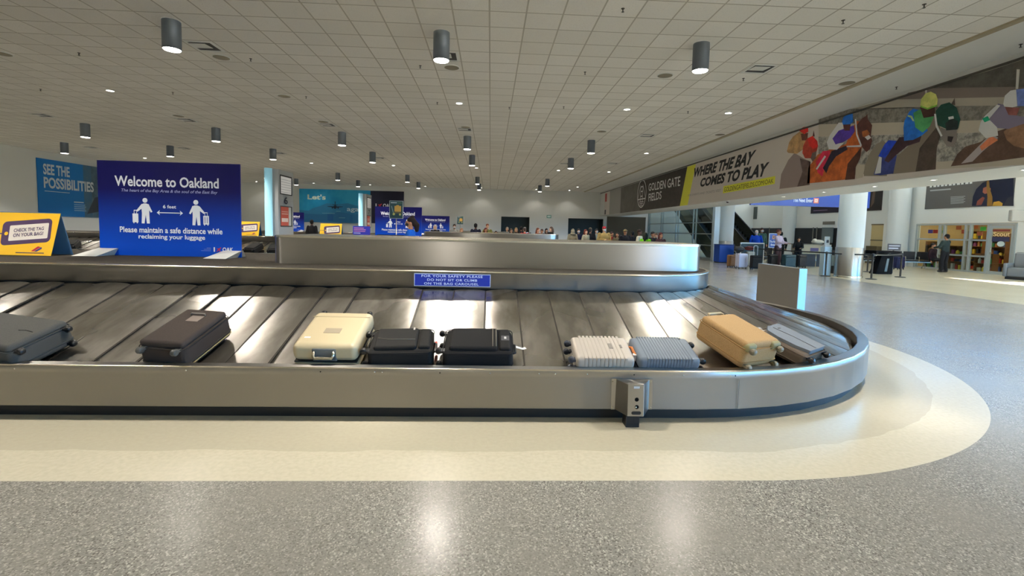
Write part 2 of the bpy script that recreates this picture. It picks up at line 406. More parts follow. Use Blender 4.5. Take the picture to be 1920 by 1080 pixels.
# ------------------------------------------------------------------ baggage carousels
RO, XL = 3.18, -20.0
def stadium(r, x0=XL, n=26, full=True):
    """outline at distance r from the centre line: (x, y, nx, ny), counter-clockwise from the front left"""
    pts = []
    m = 40
    for i in range(m+1): pts.append((x0+(0-x0)*i/m, -r, 0, -1))
    for i in range(1, n): a = -PI/2+PI*i/n; pts.append((r*math.cos(a), r*math.sin(a), math.cos(a), math.sin(a)))
    for i in range(m+1): pts.append((0+(x0)*i/m, r, 0, 1))
    for i in range(1, n): a = PI/2+PI*i/n; pts.append((x0+r*math.cos(a), r*math.sin(a), math.cos(a), math.sin(a)))
    return pts
def sweep(mb, prof, m, smooth=True):
    rings = [stadium(r) for r, z in prof]; n = len(rings[0]); vs = []
    for (r, z), ring in zip(prof, rings): vs += [(p[0], p[1], z) for p in ring]
    fs = [(k*n+i, k*n+(i+1) % n, (k+1)*n+(i+1) % n, (k+1)*n+i) for k in range(len(prof)-1) for i in range(n)]
    return mb.add(vs, fs, m, smooth)
ZI, ZO, RI_, RO_ = .864, .345, 1.40, 3.03
def plate_mesh(kind, seed):
    rnd = random.Random(seed); nx, nv = 6, 8; vs = []
    tilt = rnd.uniform(-.016, .016); bend = rnd.uniform(.002, .008)
    for j in range(nv+1):
        t = j/nv
        for i in range(nx+1):
            s = i/nx
            lift = .012*s + bend*math.sin(PI*s) + tilt*(s-.5) + .004*math.sin(3*t+seed)
            r = RI_+(RO_-RI_)*t
            if j == 0: r += .035*(abs(s-.5)*2)**3
            if j == nv: r -= .02*(abs(s-.5)*2)**3
            z = ZI+(ZO-ZI)*(r-RI_)/(RO_-RI_)+lift
            if kind == 'arc':
                a = (s-.5)*.195; vs.append((r*math.sin(a), -r*math.cos(a), z))
            else: vs.append(((s-.5)*.43, -r, z))
    n = nx+1; fs = [(j*n+i, (j+1)*n+i, (j+1)*n+i+1, j*n+i+1) for j in range(nv) for i in range(nx)]
    mb = MB(); mb.add(vs, fs, PLATE, True)
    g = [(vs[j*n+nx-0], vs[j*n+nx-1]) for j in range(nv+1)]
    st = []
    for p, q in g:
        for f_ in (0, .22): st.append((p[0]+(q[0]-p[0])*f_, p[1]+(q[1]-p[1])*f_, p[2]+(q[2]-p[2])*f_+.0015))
    mb.add(st, [(2*j, 2*j+1, 2*j+3, 2*j+2) for j in range(nv)], mat('plate_edge_painted_shadow', rgb(58, 54, 48), .5, .6))  # dark strip painted on the plate for the overlap's thin shadow line
    # rolled edge, so the plate has a thickness
    e = [vs[j*n+nx] for j in range(nv+1)]; d = [(p[0], p[1], p[2]-.012) for p in e]
    mb.add(e+d, [(j, j+1, nv+2+j, nv+1+j) for j in range(nv)], BLACK)
    return mb.mesh('plate')
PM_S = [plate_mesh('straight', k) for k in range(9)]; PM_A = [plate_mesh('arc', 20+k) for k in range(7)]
def rounded_rect(x0, y0, x1, y1, rl, rr, n=8):
    pts = []
    for cx, cy, r, a0 in ((x0+rl, y0+rl, rl, PI), (x1-rr, y0+rr, rr, 1.5*PI), (x1-rr, y1-rr, rr, 0), (x0+rl, y1-rl, rl, .5*PI)):
        for i in range(n+1): a = a0+PI/2*i/n; pts.append((cx+r*math.cos(a), cy+r*math.sin(a)))
    return pts
def carousel(k, label, zbox):
    t = thing('baggage_carousel', label, 'baggage carousel', (XC, YC0+k*DY, 0), group=None)
    m = MB(); sweep(m, [(3.10, 0), (3.10, .13)], BLACK); m.build('kick_base', t)
    m = MB(); sweep(m, [(3.06, .105), (3.175, .105), (3.18, .11), (3.18, .372), (3.183, .374), (3.183, .425), (3.18, .432)], STEEL, True); m.build('outer_panel', t)
    m = MB(); sweep(m, [(3.181, .430), (3.178, .438), (3.172, .440)], STEEL_EDGE); sweep(m, [(3.172, .4402), (3.080, .4402)], STEEL); sweep(m, [(3.08, .4402), (3.072, .436)], STEEL); m.build('rim_cap', t)
    m = MB(); sweep(m, [(3.073, .437), (3.065, .40), (3.055, .20)], RUBBER_IN); m.build('inner_bumper', t)
    m = MB(); sweep(m, [(3.07, .25), (2.9, .28), (1.3, .78), (1.3, .82)], BLACK); m.build('under_frame', t)
    i = 0; x = -.19
    while x > XL:
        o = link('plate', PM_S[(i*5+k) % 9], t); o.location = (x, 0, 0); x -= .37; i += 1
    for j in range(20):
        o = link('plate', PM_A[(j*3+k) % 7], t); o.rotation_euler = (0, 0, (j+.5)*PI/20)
    m = MB(); sweep(m, [(RI_, .866), (2.2, .608), (RO_, .345)], PLATE); bd = m.build('plate_bed', t); bd['kind'] = 'stuff'
    # only its far side and left end are needed: the near side and right end carry the single plates above
    bd.data.clear_geometry(); vs = []; fs = []
    ns = int(20/.37)
    for q in range(ns):
        a = XL+q*.37; z = .008
        k0 = len(vs); vs += [(a, RI_, ZI+z), (a+.40, RI_, ZI), (a+.40, RO_, ZO), (a, RO_, ZO+z)]; fs.append((k0, k0+3, k0+2, k0+1))
    for q in range(20):
        a0 = PI/2+q*PI/20; a1 = a0+PI/20+.01; k0 = len(vs)
        vs += [(XL+RI_*math.cos(a0), RI_*math.sin(a0), ZI+.008), (XL+RI_*math.cos(a1), RI_*math.sin(a1), ZI), (XL+RO_*math.cos(a1), RO_*math.sin(a1), ZO), (XL+RO_*math.cos(a0), RO_*math.sin(a0), ZO+.008)]
        fs.append((k0, k0+3, k0+2, k0+1))
    bd.data.from_pydata(vs, [], fs); bd.data.update()
    m = MB(); sweep(m, [(1.37, .78), (1.37, .90)], BLACK); m.build('shadow_gap', t)
    m = MB(); sweep(m, [(1.385, .885), (1.39, .887), (1.39, 1.062), (1.393, 1.066)], STEEL); m.build('plinth_panel', t)
    m = MB(); sweep(m, [(1.393, 1.065), (1.402, 1.070), (1.402, 1.083), (1.396, 1.089)], STEEL_EDGE); sweep(m, [(1.396, 1.0892), (1.355, 1.0892)], STEEL_EDGE); m.build('plinth_cap', t)
    m = MB(); ring = stadium(1.36); m.add([(p[0], p[1], 1.088) for p in ring], [list(range(len(ring)))], CARPET); m.build('carpet_top', t)
    rr = rounded_rect(-4.62, -.75, 1.19, .75, .12, .40)
    m = MB(); m.prism(rr, 1.089, zbox-.02, STEEL, True); m.build('centre_box', t)
    r2 = rounded_rect(-4.625, -.755, 1.195, .755, .125, .405); r3 = rounded_rect(-4.61, -.74, 1.18, .74, .11, .39)
    m = MB(); n = len(r2)
    m.add([(x, y, zbox-.028) for x, y in r2]+[(x, y, zbox-.004) for x, y in r2]+[(x, y, zbox) for x, y in r3], [(i, (i+1) % n, n+(i+1) % n, n+i) for i in range(n)]+[(n+i, n+(i+1) % n, 2*n+(i+1) % n, 2*n+i) for i in range(n)]+[list(range(2*n, 3*n))], STEEL_EDGE, False)
    m.build('box_lid', t)
    if k == 0:
        mb = MB()
        for px in (28, 349, 601, 702, 716, 825, 918, 1010, 1041, 1101, 1189, 1281, 1370, 1379):
            a, b = FRONT.px(px, 699); m = MB(); m.lathe([(.006, 0), (.005, -.003), (.0, -.0035)], a-XC, -RO-.003, .405, 8, BLACK if px in (601, 825, 1189, 1379) else STEEL_EDGE, axis='y'); m.build('screw', t)
        a = math.radians(-90+6.5); m = MB(); c_, s_ = math.cos(a), math.sin(a)
        for dx, w_ in ((0, .004),):
            m.add([(3.186*math.cos(a+d), 3.186*math.sin(a+d), z) for z in (.115, .37) for d in (-.001, .001)], [(0, 1, 3, 2)], mat('seam_grey', rgb(90, 88, 84), .5))
        m.build('panel_seam', t)
    return t
FRONT = Board((0, YC0-RO, 0), (1, 0, 0), (0, 0, 1))
carousel(0, 'stainless steel baggage carousel in the foreground carrying nine suitcases on sloping plates', 1.456)
carousel(1, 'middle stainless steel baggage carousel behind the foreground one, with yellow signs on its top', 1.43)
carousel(2, 'farthest stainless steel baggage carousel, nearest the back wall', 1.42)

# sensor housing on the front panel
t = thing('sensor_housing', 'small folded steel sensor box fixed on the front panel of the foreground carousel', 'sensor box', (1.2, YC0-RO, .3))
off = t.location; FB = Board((0, YC0-RO-.004, 0), (1, 0, 0), (0, 0, 1)); FF = Board((0, YC0-RO-.15, 0), (1, 0, 0), (0, 0, 1))
bk = [FB.w(*FB.px(*p)) for p in ((1152.6, 767.4), (1215.6, 767.4), (1217.8, 711.9), (1155.6, 711))]
fr = [FF.w(*FF.px(*p)) for p in ((1176.3, 780.7), (1206.7, 781.2), (1207.9, 721), (1178, 721))]
m = MB(); m.add(bk+fr, [(4, 5, 6, 7), (0, 4, 7, 3), (5, 1, 2, 6), (7, 6, 2, 3), (0, 1, 5, 4)], STEEL); m.build('housing', t, off=off, bevel=.003)
m = MB(); e = [FB.w(*FB.px(*p)) for p in ((1145.5, 767.6), (1222.5, 767.8), (1224, 711.5), (1146.5, 710.5))]
m.add(e+[v+Vector((0, .004, 0)) for v in e], [(0, 1, 2, 3), (0, 4, 5, 1), (1, 5, 6, 2), (2, 6, 7, 3), (3, 7, 4, 0)], STEEL); m.build('flange', t, off=off)
FF.P.y -= .001
for q in ((1194, 749.3, .0175, BLACK), (1194, 763.3, .0175, BLACK)):
    a, b = FF.px(q[0], q[1]); m = MB(); m.lathe([(q[2], 0), (q[2]-.003, -.003), (q[2]-.006, 0)], a, FF.P.y, b, 20, BLACK, axis='y'); m.build('sensor_eye', t, off=off)
a, b = FF.px(1192.5, 763.5); m = MB(); m.lathe([(.007, 0), (.007, -.006), (.003, -.008)], a-.002, FF.P.y-.001, b, 12, STEEL_EDGE, axis='y'); m.build('key_barrel', t, off=off)
a, b = FF.px(1192.8, 774.4); m = MB(); FF.poly(m, [(a+(.026+.0)*sx+.014*math.cos(t_), b+.014*math.sin(t_)) for sx, t0 in ((1, -90), (-1, 90)) for t_ in [math.radians(t0+i*18) for i in range(11)]], BLACK); m.build('slot', t, off=off)
a, b = FF.px(1194, 726.5); m = MB(); FF.rect(m, a-.024, b-.009, a+.024, b+.009, paint(225, 228, 230)); m.build('blank_label', t, off=off)
for px, py in ((1148.5, 715), (1221, 715), (1148, 763.5), (1219.5, 764.5)):
    a, b = FB.px(px, py); m = MB(); m.lathe([(.006, 0), (.004, -.004)], a, FB.P.y-.001, b, 8, STEEL_EDGE, axis='y'); m.build('screw', t, off=off)
a, b = FF.px(1190, 782); m = MB(); m.box(a-.06, YC0-RO-.12, 0, a+.05, YC0-RO-.01, b+.03, BLACK); m.build('post', t, off=off)

# safety notice on the plinth
NB_ = Board((0, YC0-1.39-.004, 0), (1, 0, 0), (0, 0, 1))
a0, b0 = NB_.px(776.5, 539.5); a1, b1 = NB_.px(920, 512.5); b0 = .905; b1 = 1.055
P = Board((a0, YC0-1.39-.010, b0), (1, 0, 0), (0, 0, 1)); W_, H_ = a1-a0, b1-b0
t = thing('safety_sign', 'blue safety notice with white border on the inner steel wall of the foreground carousel', 'sign', P.P); P.off = P.P.copy()
m = MB(); P.slab(m, 0, 0, W_, H_, .006, paint(190, 205, 235)); m.build('plate', t)
m = MB(); P.rect(m, .007, .007, W_-.007, H_-.007, paint(16, 42, 150)); m.build('blue_field', t)
m = MB(); TW = paint(190, 205, 240)
for s_, x0, x1, r in (('FOR YOUR SAFETY PLEASE', .095, .895, .72), ('DO NOT SIT OR CLIMB', .17, .825, .42), ('ON THE BAG CAROUSEL', .13, .845, .12)):
    P.text(m, s_, W_*x0, H_*r, W_*x1, H_*(r+.19), TW, bold=.02, space=1.1)
m.build('lettering', t)
# ------------------------------------------------------------------ ceiling lamps
XS = [-20.1, -15.28, -10.5, -5.78, -.97, 3.9]
ROWS = [4.1, 9.05, 18.85, 23.6, 33.3, 38.3]
SPOTC = (1, .93, .83)
housing_m = mat('grey_lamp_housing', rgb(96, 104, 112), .45, .3)
def pendant():
    t = thing('cylinder_light', '', 'ceiling light', (0, 0, CZ), group='surface mounted cylinder lamps on the tiled ceiling')
    m = MB(); m.lathe([(.145, -.015), (.15, 0)], m=None, n=24); m.build('ceiling_plate', t, housing_m)
    m = MB(); m.lathe([(.15, -.012), (.15, -.50), (.143, -.50), (.141, -.46)], n=28, caps=False); hs = m.build('housing', t, housing_m)
    m = MB(); m.lathe([(.140, -.492), (.132, -.506), (.0001, -.512)], n=24, caps=False); m.build('lens', hs, LAMP)
    light('bulb', 'SPOT', (0, 0, -.515), 1130, SPOTC, (0, 0, -1), t, spot_size=math.radians(125), spot_blend=.6, shadow_soft_size=.12)
    return t
desc = {4.1: 'first row, just ahead of the near end', 9.05: 'row above the foreground carousel', 18.85: 'second visible row', 23.6: 'third visible row', 33.3: 'fourth visible row', 38.3: 'last row before the back wall'}
colw = ['farthest left', 'second from the left', 'third from the left', 'fourth from the left', 'fifth from the left', 'rightmost']
L0 = None
for y in ROWS[1:]:
    for i, x in enumerate(XS):
        o = L0 if False else (pendant() if L0 is None else copy_tree(L0)); L0 = L0 or o
        o.location = (x, y, CZ); o['label'] = 'grey cylinder ceiling lamp, %s, %s' % (colw[i], desc[y])
# the rows over and behind the photographer and the far left corner: out of the picture but lighting it
for y in (4.1, -5.5):
    for x in XS[1:]:
        o = copy_tree(L0); o.location = (x, y, CZ); o['label'] = 'grey cylinder ceiling lamp above the floor in front of the foreground carousel'
def down():
    t = thing('recessed_downlight', '', 'ceiling light', (0, 0, CZ), group='recessed downlights in the tiled ceiling')
    MB().lathe([(.115, 0), (.115, -.012), (.09, -.014), (.085, 0)], n=24, caps=False).build('trim_ring', t, WHITE)
    MB().lathe([(.088, -.006), (.0001, -.008)], n=20, caps=False).build('lens', t, LAMP)
    light('bulb', 'SPOT', (0, 0, -.03), 480, SPOTC, (0, 0, -1), t, spot_size=math.radians(115), spot_blend=.5, shadow_soft_size=.08)
    return t
D0 = None
DN = [(x, 13.95) for x in (-10.6, -.97, 3.9, 6.92)]+[(6.95, 21.4)]+[(x, 28.4) for x in (-19.8, -10.45, -5.75, -.9, 3.96, 7.0)]+[(x, 38.6) for x in (7.0,)]
for x, y in DN:
    o = down() if D0 is None else copy_tree(D0); D0 = D0 or o; o.location = (x, y, CZ)
    o['label'] = 'small round recessed ceiling downlight, %s' % {(-10.6, 13.95): 'left one of the row beyond the large near lamps', (-.97, 13.95): 'middle one beyond the large near lamps', (3.9, 13.95): 'right of the middle, beyond the large near lamps', (6.92, 13.95): 'nearest the banner wall', (6.95, 21.4): 'second out along the banner wall', (-19.8, 28.4): 'low above the welcome sign', (-10.45, 28.4): 'right of the numbered pylon', (-5.75, 28.4): 'above the blue aircraft poster', (-.9, 28.4): 'far one over the middle carousel', (3.96, 28.4): 'far one right of the middle', (7.0, 28.4): 'third out along the banner wall', (7.0, 38.6): 'last along the banner wall'}.get((x, y), 'close to the back wall, throwing a scallop of light on it')
WW = None
for i, x in enumerate((-20.1, -15.28, -10.5, -5.75, -.9, 3.96, 6.9)):
    if WW is None:
        WW = copy_tree(D0); WW.name = 'wall_wash_light'; WW['group'] = 'downlights close to the back wall'
        for c_ in WW.children:
            if c_.type == 'LIGHT': c_.data = c_.data.copy(); c_.data.energy = 48
        o = WW
    else: o = copy_tree(WW)
    o.location = (x, 42.0, CZ); o['label'] = 'small ceiling downlight close to the back wall, throwing a scallop on it'
# soffit downlights
SD = None
for i, y in enumerate((9.1, 11.05, 12.8, 14.8, 16.9, 19.4, 22, 24.7, 27.3, 30)):
    if SD is None:
        SD = thing('soffit_downlight', '', 'ceiling light', group='small downlights along the underside of the banner wall')
        MB().lathe([(.07, 0), (.07, -.008), (.052, -.01), (.05, 0)], n=18, caps=False).build('trim_ring', SD, WHITE)
        MB().lathe([(.052, -.003), (.0001, -.004)], n=16, caps=False).build('lens', SD, LAMP)
        light('bulb', 'SPOT', (0, 0, -.02), 90, SPOTC, (0, 0, -1), SD, spot_size=math.radians(100), spot_blend=.5, shadow_soft_size=.05); o = SD
    else: o = copy_tree(SD)
    o.location = (10.6, y, 3.03); o['label'] = 'small round downlight under the banner wall soffit'
# speakers, vents, sprinklers, camera domes
def at(px, py, z=None, Y=None, X=None):
    r = FW+(px-960)/FPX*RT-(py-PCY)/FPX*UP
    k = (z-1.6)/r.z if z is not None else (Y/r.y if Y is not None else X/r.x)
    return CAMP+k*r
spk = mat('speaker_grille', rgb(128, 123, 106), .8)
S0 = None
for px, py in ((415, 107), (847, 126), (1247, 141), (1588, 155), (4, 100), (533, 180), (335, 217), (873, 238), (1128, 246), (1350, 252), (606, 228)):
    if S0 is None:
        S0 = thing('ceiling_speaker', '', 'speaker', group='round grey speakers flush in the tiled ceiling')
        MB().lathe([(.165, 0), (.165, -.012), (.15, -.016), (.0001, -.016)], n=26, caps=False).build('grille', S0, spk)
        MB().lathe([(.178, 0), (.178, -.01), (.163, -.014)], n=26, caps=False).build('rim', S0, WALLM); o = S0
    else: o = copy_tree(S0)
    p = at(px, py, z=CZ); o.location = (p.x, p.y, CZ); o['label'] = 'round grey ceiling speaker flush with the ceiling tiles'
V0 = None
for px, py in ((385, 86), (848, 104), (1424, 128), (357, 223), (870, 242), (1222, 255), (625, 232), (80, 213), (155, 275), (350, 280), (530, 287), (717, 295), (1060, 308), (1140, 306)):
    if V0 is None:
        V0 = thing('air_vent', '', 'air vent', group='square white air diffusers in the tiled ceiling')
        m = MB()
        for q in ((-.27, -.27, .27, -.22), (-.27, .22, .27, .27), (-.27, -.22, -.22, .22), (.22, -.22, .27, .22)): m.box(q[0], q[1], -.012, q[2], q[3], 0, WHITE)
        m.build('frame', V0)
        MB().box(-.22, -.22, -.004, .22, .22, -.001, BLACK).build('dark_slot', V0)
        m = MB(); m.add([(-.21, -.21, -.034), (.12, -.21, -.034), (.12, .08, -.014), (-.21, .08, -.014), (-.21, -.21, -.026), (.12, -.21, -.026), (.12, .08, -.007), (-.21, .08, -.007)], [(0, 3, 2, 1), (4, 5, 6, 7), (0, 1, 5, 4), (1, 2, 6, 5), (2, 3, 7, 6), (3, 0, 4, 7)], WHITE); m.build('deflector', V0); o = V0
    else: o = copy_tree(V0)
    p = at(px, py, z=CZ); gx = round((p.x+.0887)/T-.5)+.5; gy = round((p.y-8.097)/T-.5)+.5
    o.location = (gx*T-.0887, gy*T+8.097, CZ); o['label'] = 'square white ceiling air diffuser with a dark slot'
K0 = None
for px, py in ((1168, 16), (1581, 38), (1394, 147), (1097, 135), (788, 123), (470, 110), (148, 99), (1290, 209), (1057, 200), (955, 201), (820, 192), (574, 181), (324, 173), (76, 167), (1914, 83), (1681, 163), (1733, 0+8)):
    if K0 is None:
        K0 = thing('sprinkler_head', '', 'sprinkler', group='small sprinkler heads in the tiled ceiling')
        MB().lathe([(.03, 0), (.028, -.006), (.009, -.008), (.008, -.05), (.022, -.052), (.022, -.056)], n=10).build('head', K0, mat('dark_metal', rgb(60, 58, 54), .4, .6)); o = K0
    else: o = copy_tree(K0)
    p = at(px, py, z=CZ); o.location = (p.x, p.y, CZ); o['label'] = 'small dark sprinkler head under the ceiling tiles'
for i, (px, py, lb) in enumerate(((1884, 305, 'dark dome camera under the soffit below the jockey in white'), (1329, 376, 'dark dome camera under the soffit below the yellow stripe'))):
    p = at(px, py, z=3.03)
    t = thing('dome_camera', lb, 'security camera', (10.08, p.y, 3.03))
    MB().lathe([(.075, 0), (.075, -.02), (.06, -.03)], n=20).build('mount', t, WHITE)
    m = MB(); m.ell((0, 0, -.03), (.055, .055, .05), mat('tinted_dome', rgb(40, 25, 35), .1)); m.build('dome', t)
# unseen lamps added in the high hall ceiling to brighten the right hall
HL = None
for x in (14.2, 18.6, 22.6):
    for y in (2, 10, 18, 26, 34, 41):
        if HL is None:
            HL = thing('added_hall_downlight', '', 'ceiling light', group='unseen downlights added in the high hall ceiling')
            MB().lathe([(.22, 0), (.22, -.02), (.18, -.025), (.17, 0)], n=20, caps=False).build('trim_ring', HL, WHITE)
            MB().lathe([(.17, -.004), (.0001, -.005)], n=16, caps=False).build('lens', HL, LAMP)
            light('bulb', 'SPOT', (0, 0, -.03), 140, (1, .97, .92), (0, 0, -1), HL, spot_size=math.radians(150), spot_blend=.5, shadow_soft_size=.15); o = HL
        else: o = copy_tree(HL)
        o.location = (x, y, 7.6); o['label'] = 'unseen large round downlight added high in the hall ceiling beyond the soffit'
# ------------------------------------------------------------------ banner along the right wall (plane X = BX)
BP = Board((BX-.012, 0, 0), (0, -1, 0), (0, 0, 1))
def px_poly(P, mb, pts, m, layer, ox=0, oy=0, sc=1):
    P.poly(mb, [P.px(ox+x/sc, oy+y/sc) for x, y in pts], m, layer)
t = thing('race_track_banner', 'very long printed banner with race horses and jockeys along the top of the right wall', 'banner', (BX-.012, 20, 4))
BP.off = t.location.copy(); BP.off = Vector(t.location)
def noisy(name, c1, c2, sc):
    m = mat(name, c1, .55, 0, .25); b = NB(m); v = b.n('ShaderNodeNewGeometry').outputs['Position']
    b.l(b.mix(b.ramp(b.noise(v, sc, 3, .7), .38, .62), c1, c2), b.p.inputs['Base Color']); return m
def bcol(r, g, b): 
    f = (.36, .335, .295); c = (lin(r)/f[0], lin(g)/f[1], lin(b)/f[2]); c = tuple(min(v, .85) for v in c)
    if max(r, g, b) > 165 or max(r, g, b) < 30 or (max(r, g, b)-min(r, g, b) < 28 and max(r, g, b) > 70): return mat('ink_%d_%d_%d' % (r, g, b), c+(1,), .55, 0, .25)
    nm = 'ink_%d_%d_%d' % (r, g, b)
    if nm not in _mc: _mc[nm] = noisy(nm, tuple(min(.85, v*1.18) for v in c)+(1,), tuple(v*.74 for v in c)+(1,), 4.5)
    return _mc[nm]
ZB0, ZB1 = 3.05, 4.995
g = lambda y: -y     # u coordinate of a wall position
m = MB(); BP.slab(m, -41.5, ZB0, -6.0, ZB1, .010, bcol(140, 130, 118)); m.build('panel', t)
m = MB()
PZ = lambda px, py: BP.px(px, py)
u1160 = BP.px(1162, 380)[0]; ut = BP.px(1289, 311)[0]; ub = BP.px(1275, 378)[0]
grad = noisy('ink_dusk', (lin(62)/.34, lin(58)/.31, lin(50)/.265, 1), (lin(50)/.34, lin(44)/.31, lin(38)/.265, 1), .6)
BP.rect(m, -39.7, ZB0, -36.3, ZB1, bcol(96, 92, 84), 1)
BP.poly(m, [(-36.3, ZB0), (ub-1.2, ZB0), (ut-1.0, ZB1), (-36.3, ZB1)], grad, 1)
BP.poly(m, [(BP.px(1200, 380)[0], ZB0), (ub, ZB0), (ut, ZB1), (BP.px(1200, 345)[0], ZB1)], bcol(36, 31, 26), 2)
BP.poly(m, [(ub, ZB0), (ub+1.0, ZB0), (ut+1.0, ZB1), (ut, ZB1)], bcol(178, 160, 44), 2)
BP.rect(m, -41.3, 4.2, -40.7, 4.9, bcol(130, 40, 35), 2); BP.rect(m, -41.3, 3.1, -40.9, 3.5, bcol(28, 28, 26), 2)
pg = m
# grandstand, crowd and horses
crowd = noisy('ink_crowd', (lin(120)/.34, lin(113)/.31, lin(100)/.265, 1), (lin(72)/.34, lin(68)/.31, lin(60)/.265, 1), 9)
crowd2 = noisy('ink_crowd_dim', (lin(92)/.34, lin(86)/.31, lin(74)/.265, 1), (lin(66)/.34, lin(60)/.31, lin(52)/.265, 1), 9)
LB = bcol(128, 118, 101)
m = MB(); U0 = BP.px(1530, 250)[0]
def band(z0, z1, mm, u0, layer=1): BP.rect(m, u0, z0, -6.0, z1, mm, layer)
def R7(pts, mm, l): px_poly(BP, m, pts, mm, l, 1620, 130, 5.143)
def R6(pts, mm, l): px_poly(BP, m, pts, mm, l, 1440, 180, 6)
EX = 1900
R7([(-400, 460), (620, 180), (1190, 0), (EX, -260), (EX, 260), (330, 290), (-400, 470)], bcol(112, 104, 90), 2)
R7([(620, 182), (1190, 20), (EX, -210), (EX, 165)], bcol(58, 54, 46), 3)
R7([(430, 225), (640, 182), (EX, 160), (EX, 255), (330, 290)], bcol(80, 70, 62), 3)
R7([(330, 290), (EX, 255), (EX, 335), (-60, 385)], bcol(112, 104, 90), 3)
R7([(-437, 398), (0, 376), (EX, 335), (EX, 470), (0, 520), (-437, 530)], crowd2, 3)
R7([(-437, 530), (0, 520), (EX, 470), (EX, 590), (0, 635), (-437, 650)], LB, 3)
R7([(-437, 650), (0, 638), (EX, 590), (EX, 860), (0, 1010), (-437, 1060)], crowd, 3)
R7([(680, 895), (EX, 800), (EX, 900), (680, 965)], LB, 4)
R7([(1475, 0), (1505, 0), (1490, 190), (1465, 190)], bcol(140, 134, 122), 5); R7([(590, 185), (612, 178), (608, 240), (594, 244)], bcol(140, 134, 122), 5)
R6([(985, 770), (1095, 770), (1070, 915), (985, 935)], LB, 4)
GH = bcol(86, 76, 63)
R6([(1080, 900), (1090, 780), (1150, 640), (1220, 540), (1300, 500), (1360, 560), (1340, 900)], bcol(92, 84, 70), 4)
R6([(130, 1045), (150, 880), (230, 720), (300, 640), (400, 700), (480, 740), (470, 1000), (300, 1025)], bcol(98, 84, 76), 4)
R6([(360, 700), (480, 740), (470, 1000), (330, 1020), (390, 850)], bcol(62, 48, 42), 5)
R6([(215, 620), (240, 520), (285, 455), (360, 400), (450, 440), (450, 560), (330, 650), (230, 640)], bcol(128, 98, 62), 6)
R6([(355, 392), (395, 352), (450, 343), (458, 400), (410, 430)], bcol(160, 28, 26), 8); R6([(370, 425), (455, 415), (440, 500), (385, 500)], bcol(74, 40, 30), 7)
R6([(390, 640), (400, 560), (440, 480), (505, 450), (552, 500), (568, 560), (545, 640), (520, 730), (480, 700), (420, 700)], bcol(120, 40, 28), 9)
R6([(450, 480), (505, 448), (560, 510), (565, 570), (520, 600), (470, 560)], bcol(158, 28, 24), 10); R6([(505, 455), (518, 385), (530, 455)], bcol(60, 28, 22), 9)
R6([(500, 640), (550, 620), (540, 700), (505, 740), (485, 700)], bcol(70, 58, 50), 10)
R6([(440, 985), (460, 800), (560, 660), (700, 600), (880, 540), (930, 400), (1000, 280), (1050, 290), (1060, 560), (1040, 700), (990, 800), (980, 930)], bcol(128, 62, 26), 5)
R6([(900, 760), (1000, 640), (1055, 570), (1040, 700), (990, 800), (980, 935), (870, 945)], bcol(50, 28, 20), 6)
R6([(1000, 330), (1060, 250), (1100, 230), (1122, 200), (1126, 260), (1175, 330), (1160, 440), (1175, 500), (1150, 600), (1110, 632), (1065, 580), (1030, 480)], bcol(60, 34, 28), 7)
R6([(1060, 400), (1120, 380), (1150, 420), (1110, 470), (1070, 460)], bcol(110, 60, 30), 8); R6([(1092, 462), (1140, 438), (1165, 470), (1125, 497)], bcol(165, 155, 145), 9)
R6([(540, 740), (620, 620), (700, 615), (700, 700), (640, 800), (615, 905), (560, 860)], bcol(150, 28, 46), 7); R6([(540, 822), (640, 668), (657, 682), (557, 828)], bcol(170, 150, 140), 8)
R6([(620, 810), (650, 760), (720, 620), (880, 560), (900, 600), (770, 680), (690, 790), (660, 870)], bcol(28, 22, 30), 9)
R6([(665, 520), (700, 440), (800, 300), (850, 300), (850, 380), (790, 410), (760, 540), (860, 525), (780, 605), (690, 600)], bcol(158, 150, 138), 10)
R6([(730, 480), (800, 390), (970, 330), (980, 400), (930, 470), (860, 515), (765, 545)], bcol(54, 36, 100), 11)
R6([(838, 292), (850, 245), (885, 205), (925, 188), (958, 200), (965, 290), (930, 320), (850, 325)], bcol(24, 72, 150), 12); R6([(850, 322), (935, 318), (925, 390), (865, 390)], bcol(58, 30, 26), 12)
R6([(982, 260), (998, 258), (1012, 430), (1062, 556), (1046, 566), (997, 440)], bcol(168, 160, 150), 12); R6([(890, 560), (1055, 552), (1055, 574), (892, 576)], bcol(168, 160, 150), 12)
# grey horse with the green hood
R7([(270, 1010), (300, 860), (430, 740), (560, 650), (640, 500), (700, 430), (730, 500), (745, 620), (705, 760), (695, 965), (480, 990)], GH, 6)
R7([(540, 760), (700, 560), (742, 640), (705, 760), (693, 965), (500, 985)], bcol(50, 41, 34), 7)
R7([(95, 1015), (150, 850), (240, 790), (320, 830), (285, 1005), (160, 1022)], bcol(38, 44, 84), 7); R7([(105, 1010), (150, 840), (175, 850), (165, 1000)], bcol(150, 150, 155), 8)
R7([(140, 840), (200, 725), (240, 683), (320, 690), (275, 780), (205, 850)], bcol(18, 44, 128), 8)
R7([(200, 880), (260, 780), (345, 655), (560, 640), (540, 700), (420, 740), (310, 830), (240, 900)], bcol(42, 28, 30), 9)
R7([(385, 560), (395, 495), (440, 410), (480, 378), (545, 395), (570, 480), (620, 590), (560, 640), (480, 680), (390, 690)], bcol(20, 72, 145), 10)
R7([(480, 420), (545, 385), (690, 430), (640, 550), (570, 610), (500, 560)], bcol(48, 98, 56), 11); R7([(430, 440), (470, 450), (490, 500), (475, 500), (455, 465), (425, 455)], bcol(130, 150, 90), 12)
R7([(545, 365), (690, 365), (690, 450), (580, 470)], bcol(44, 26, 20), 12)
R7([(548, 352), (555, 290), (600, 232), (650, 215), (700, 240), (718, 290), (710, 352), (620, 385)], bcol(142, 154, 72), 13)
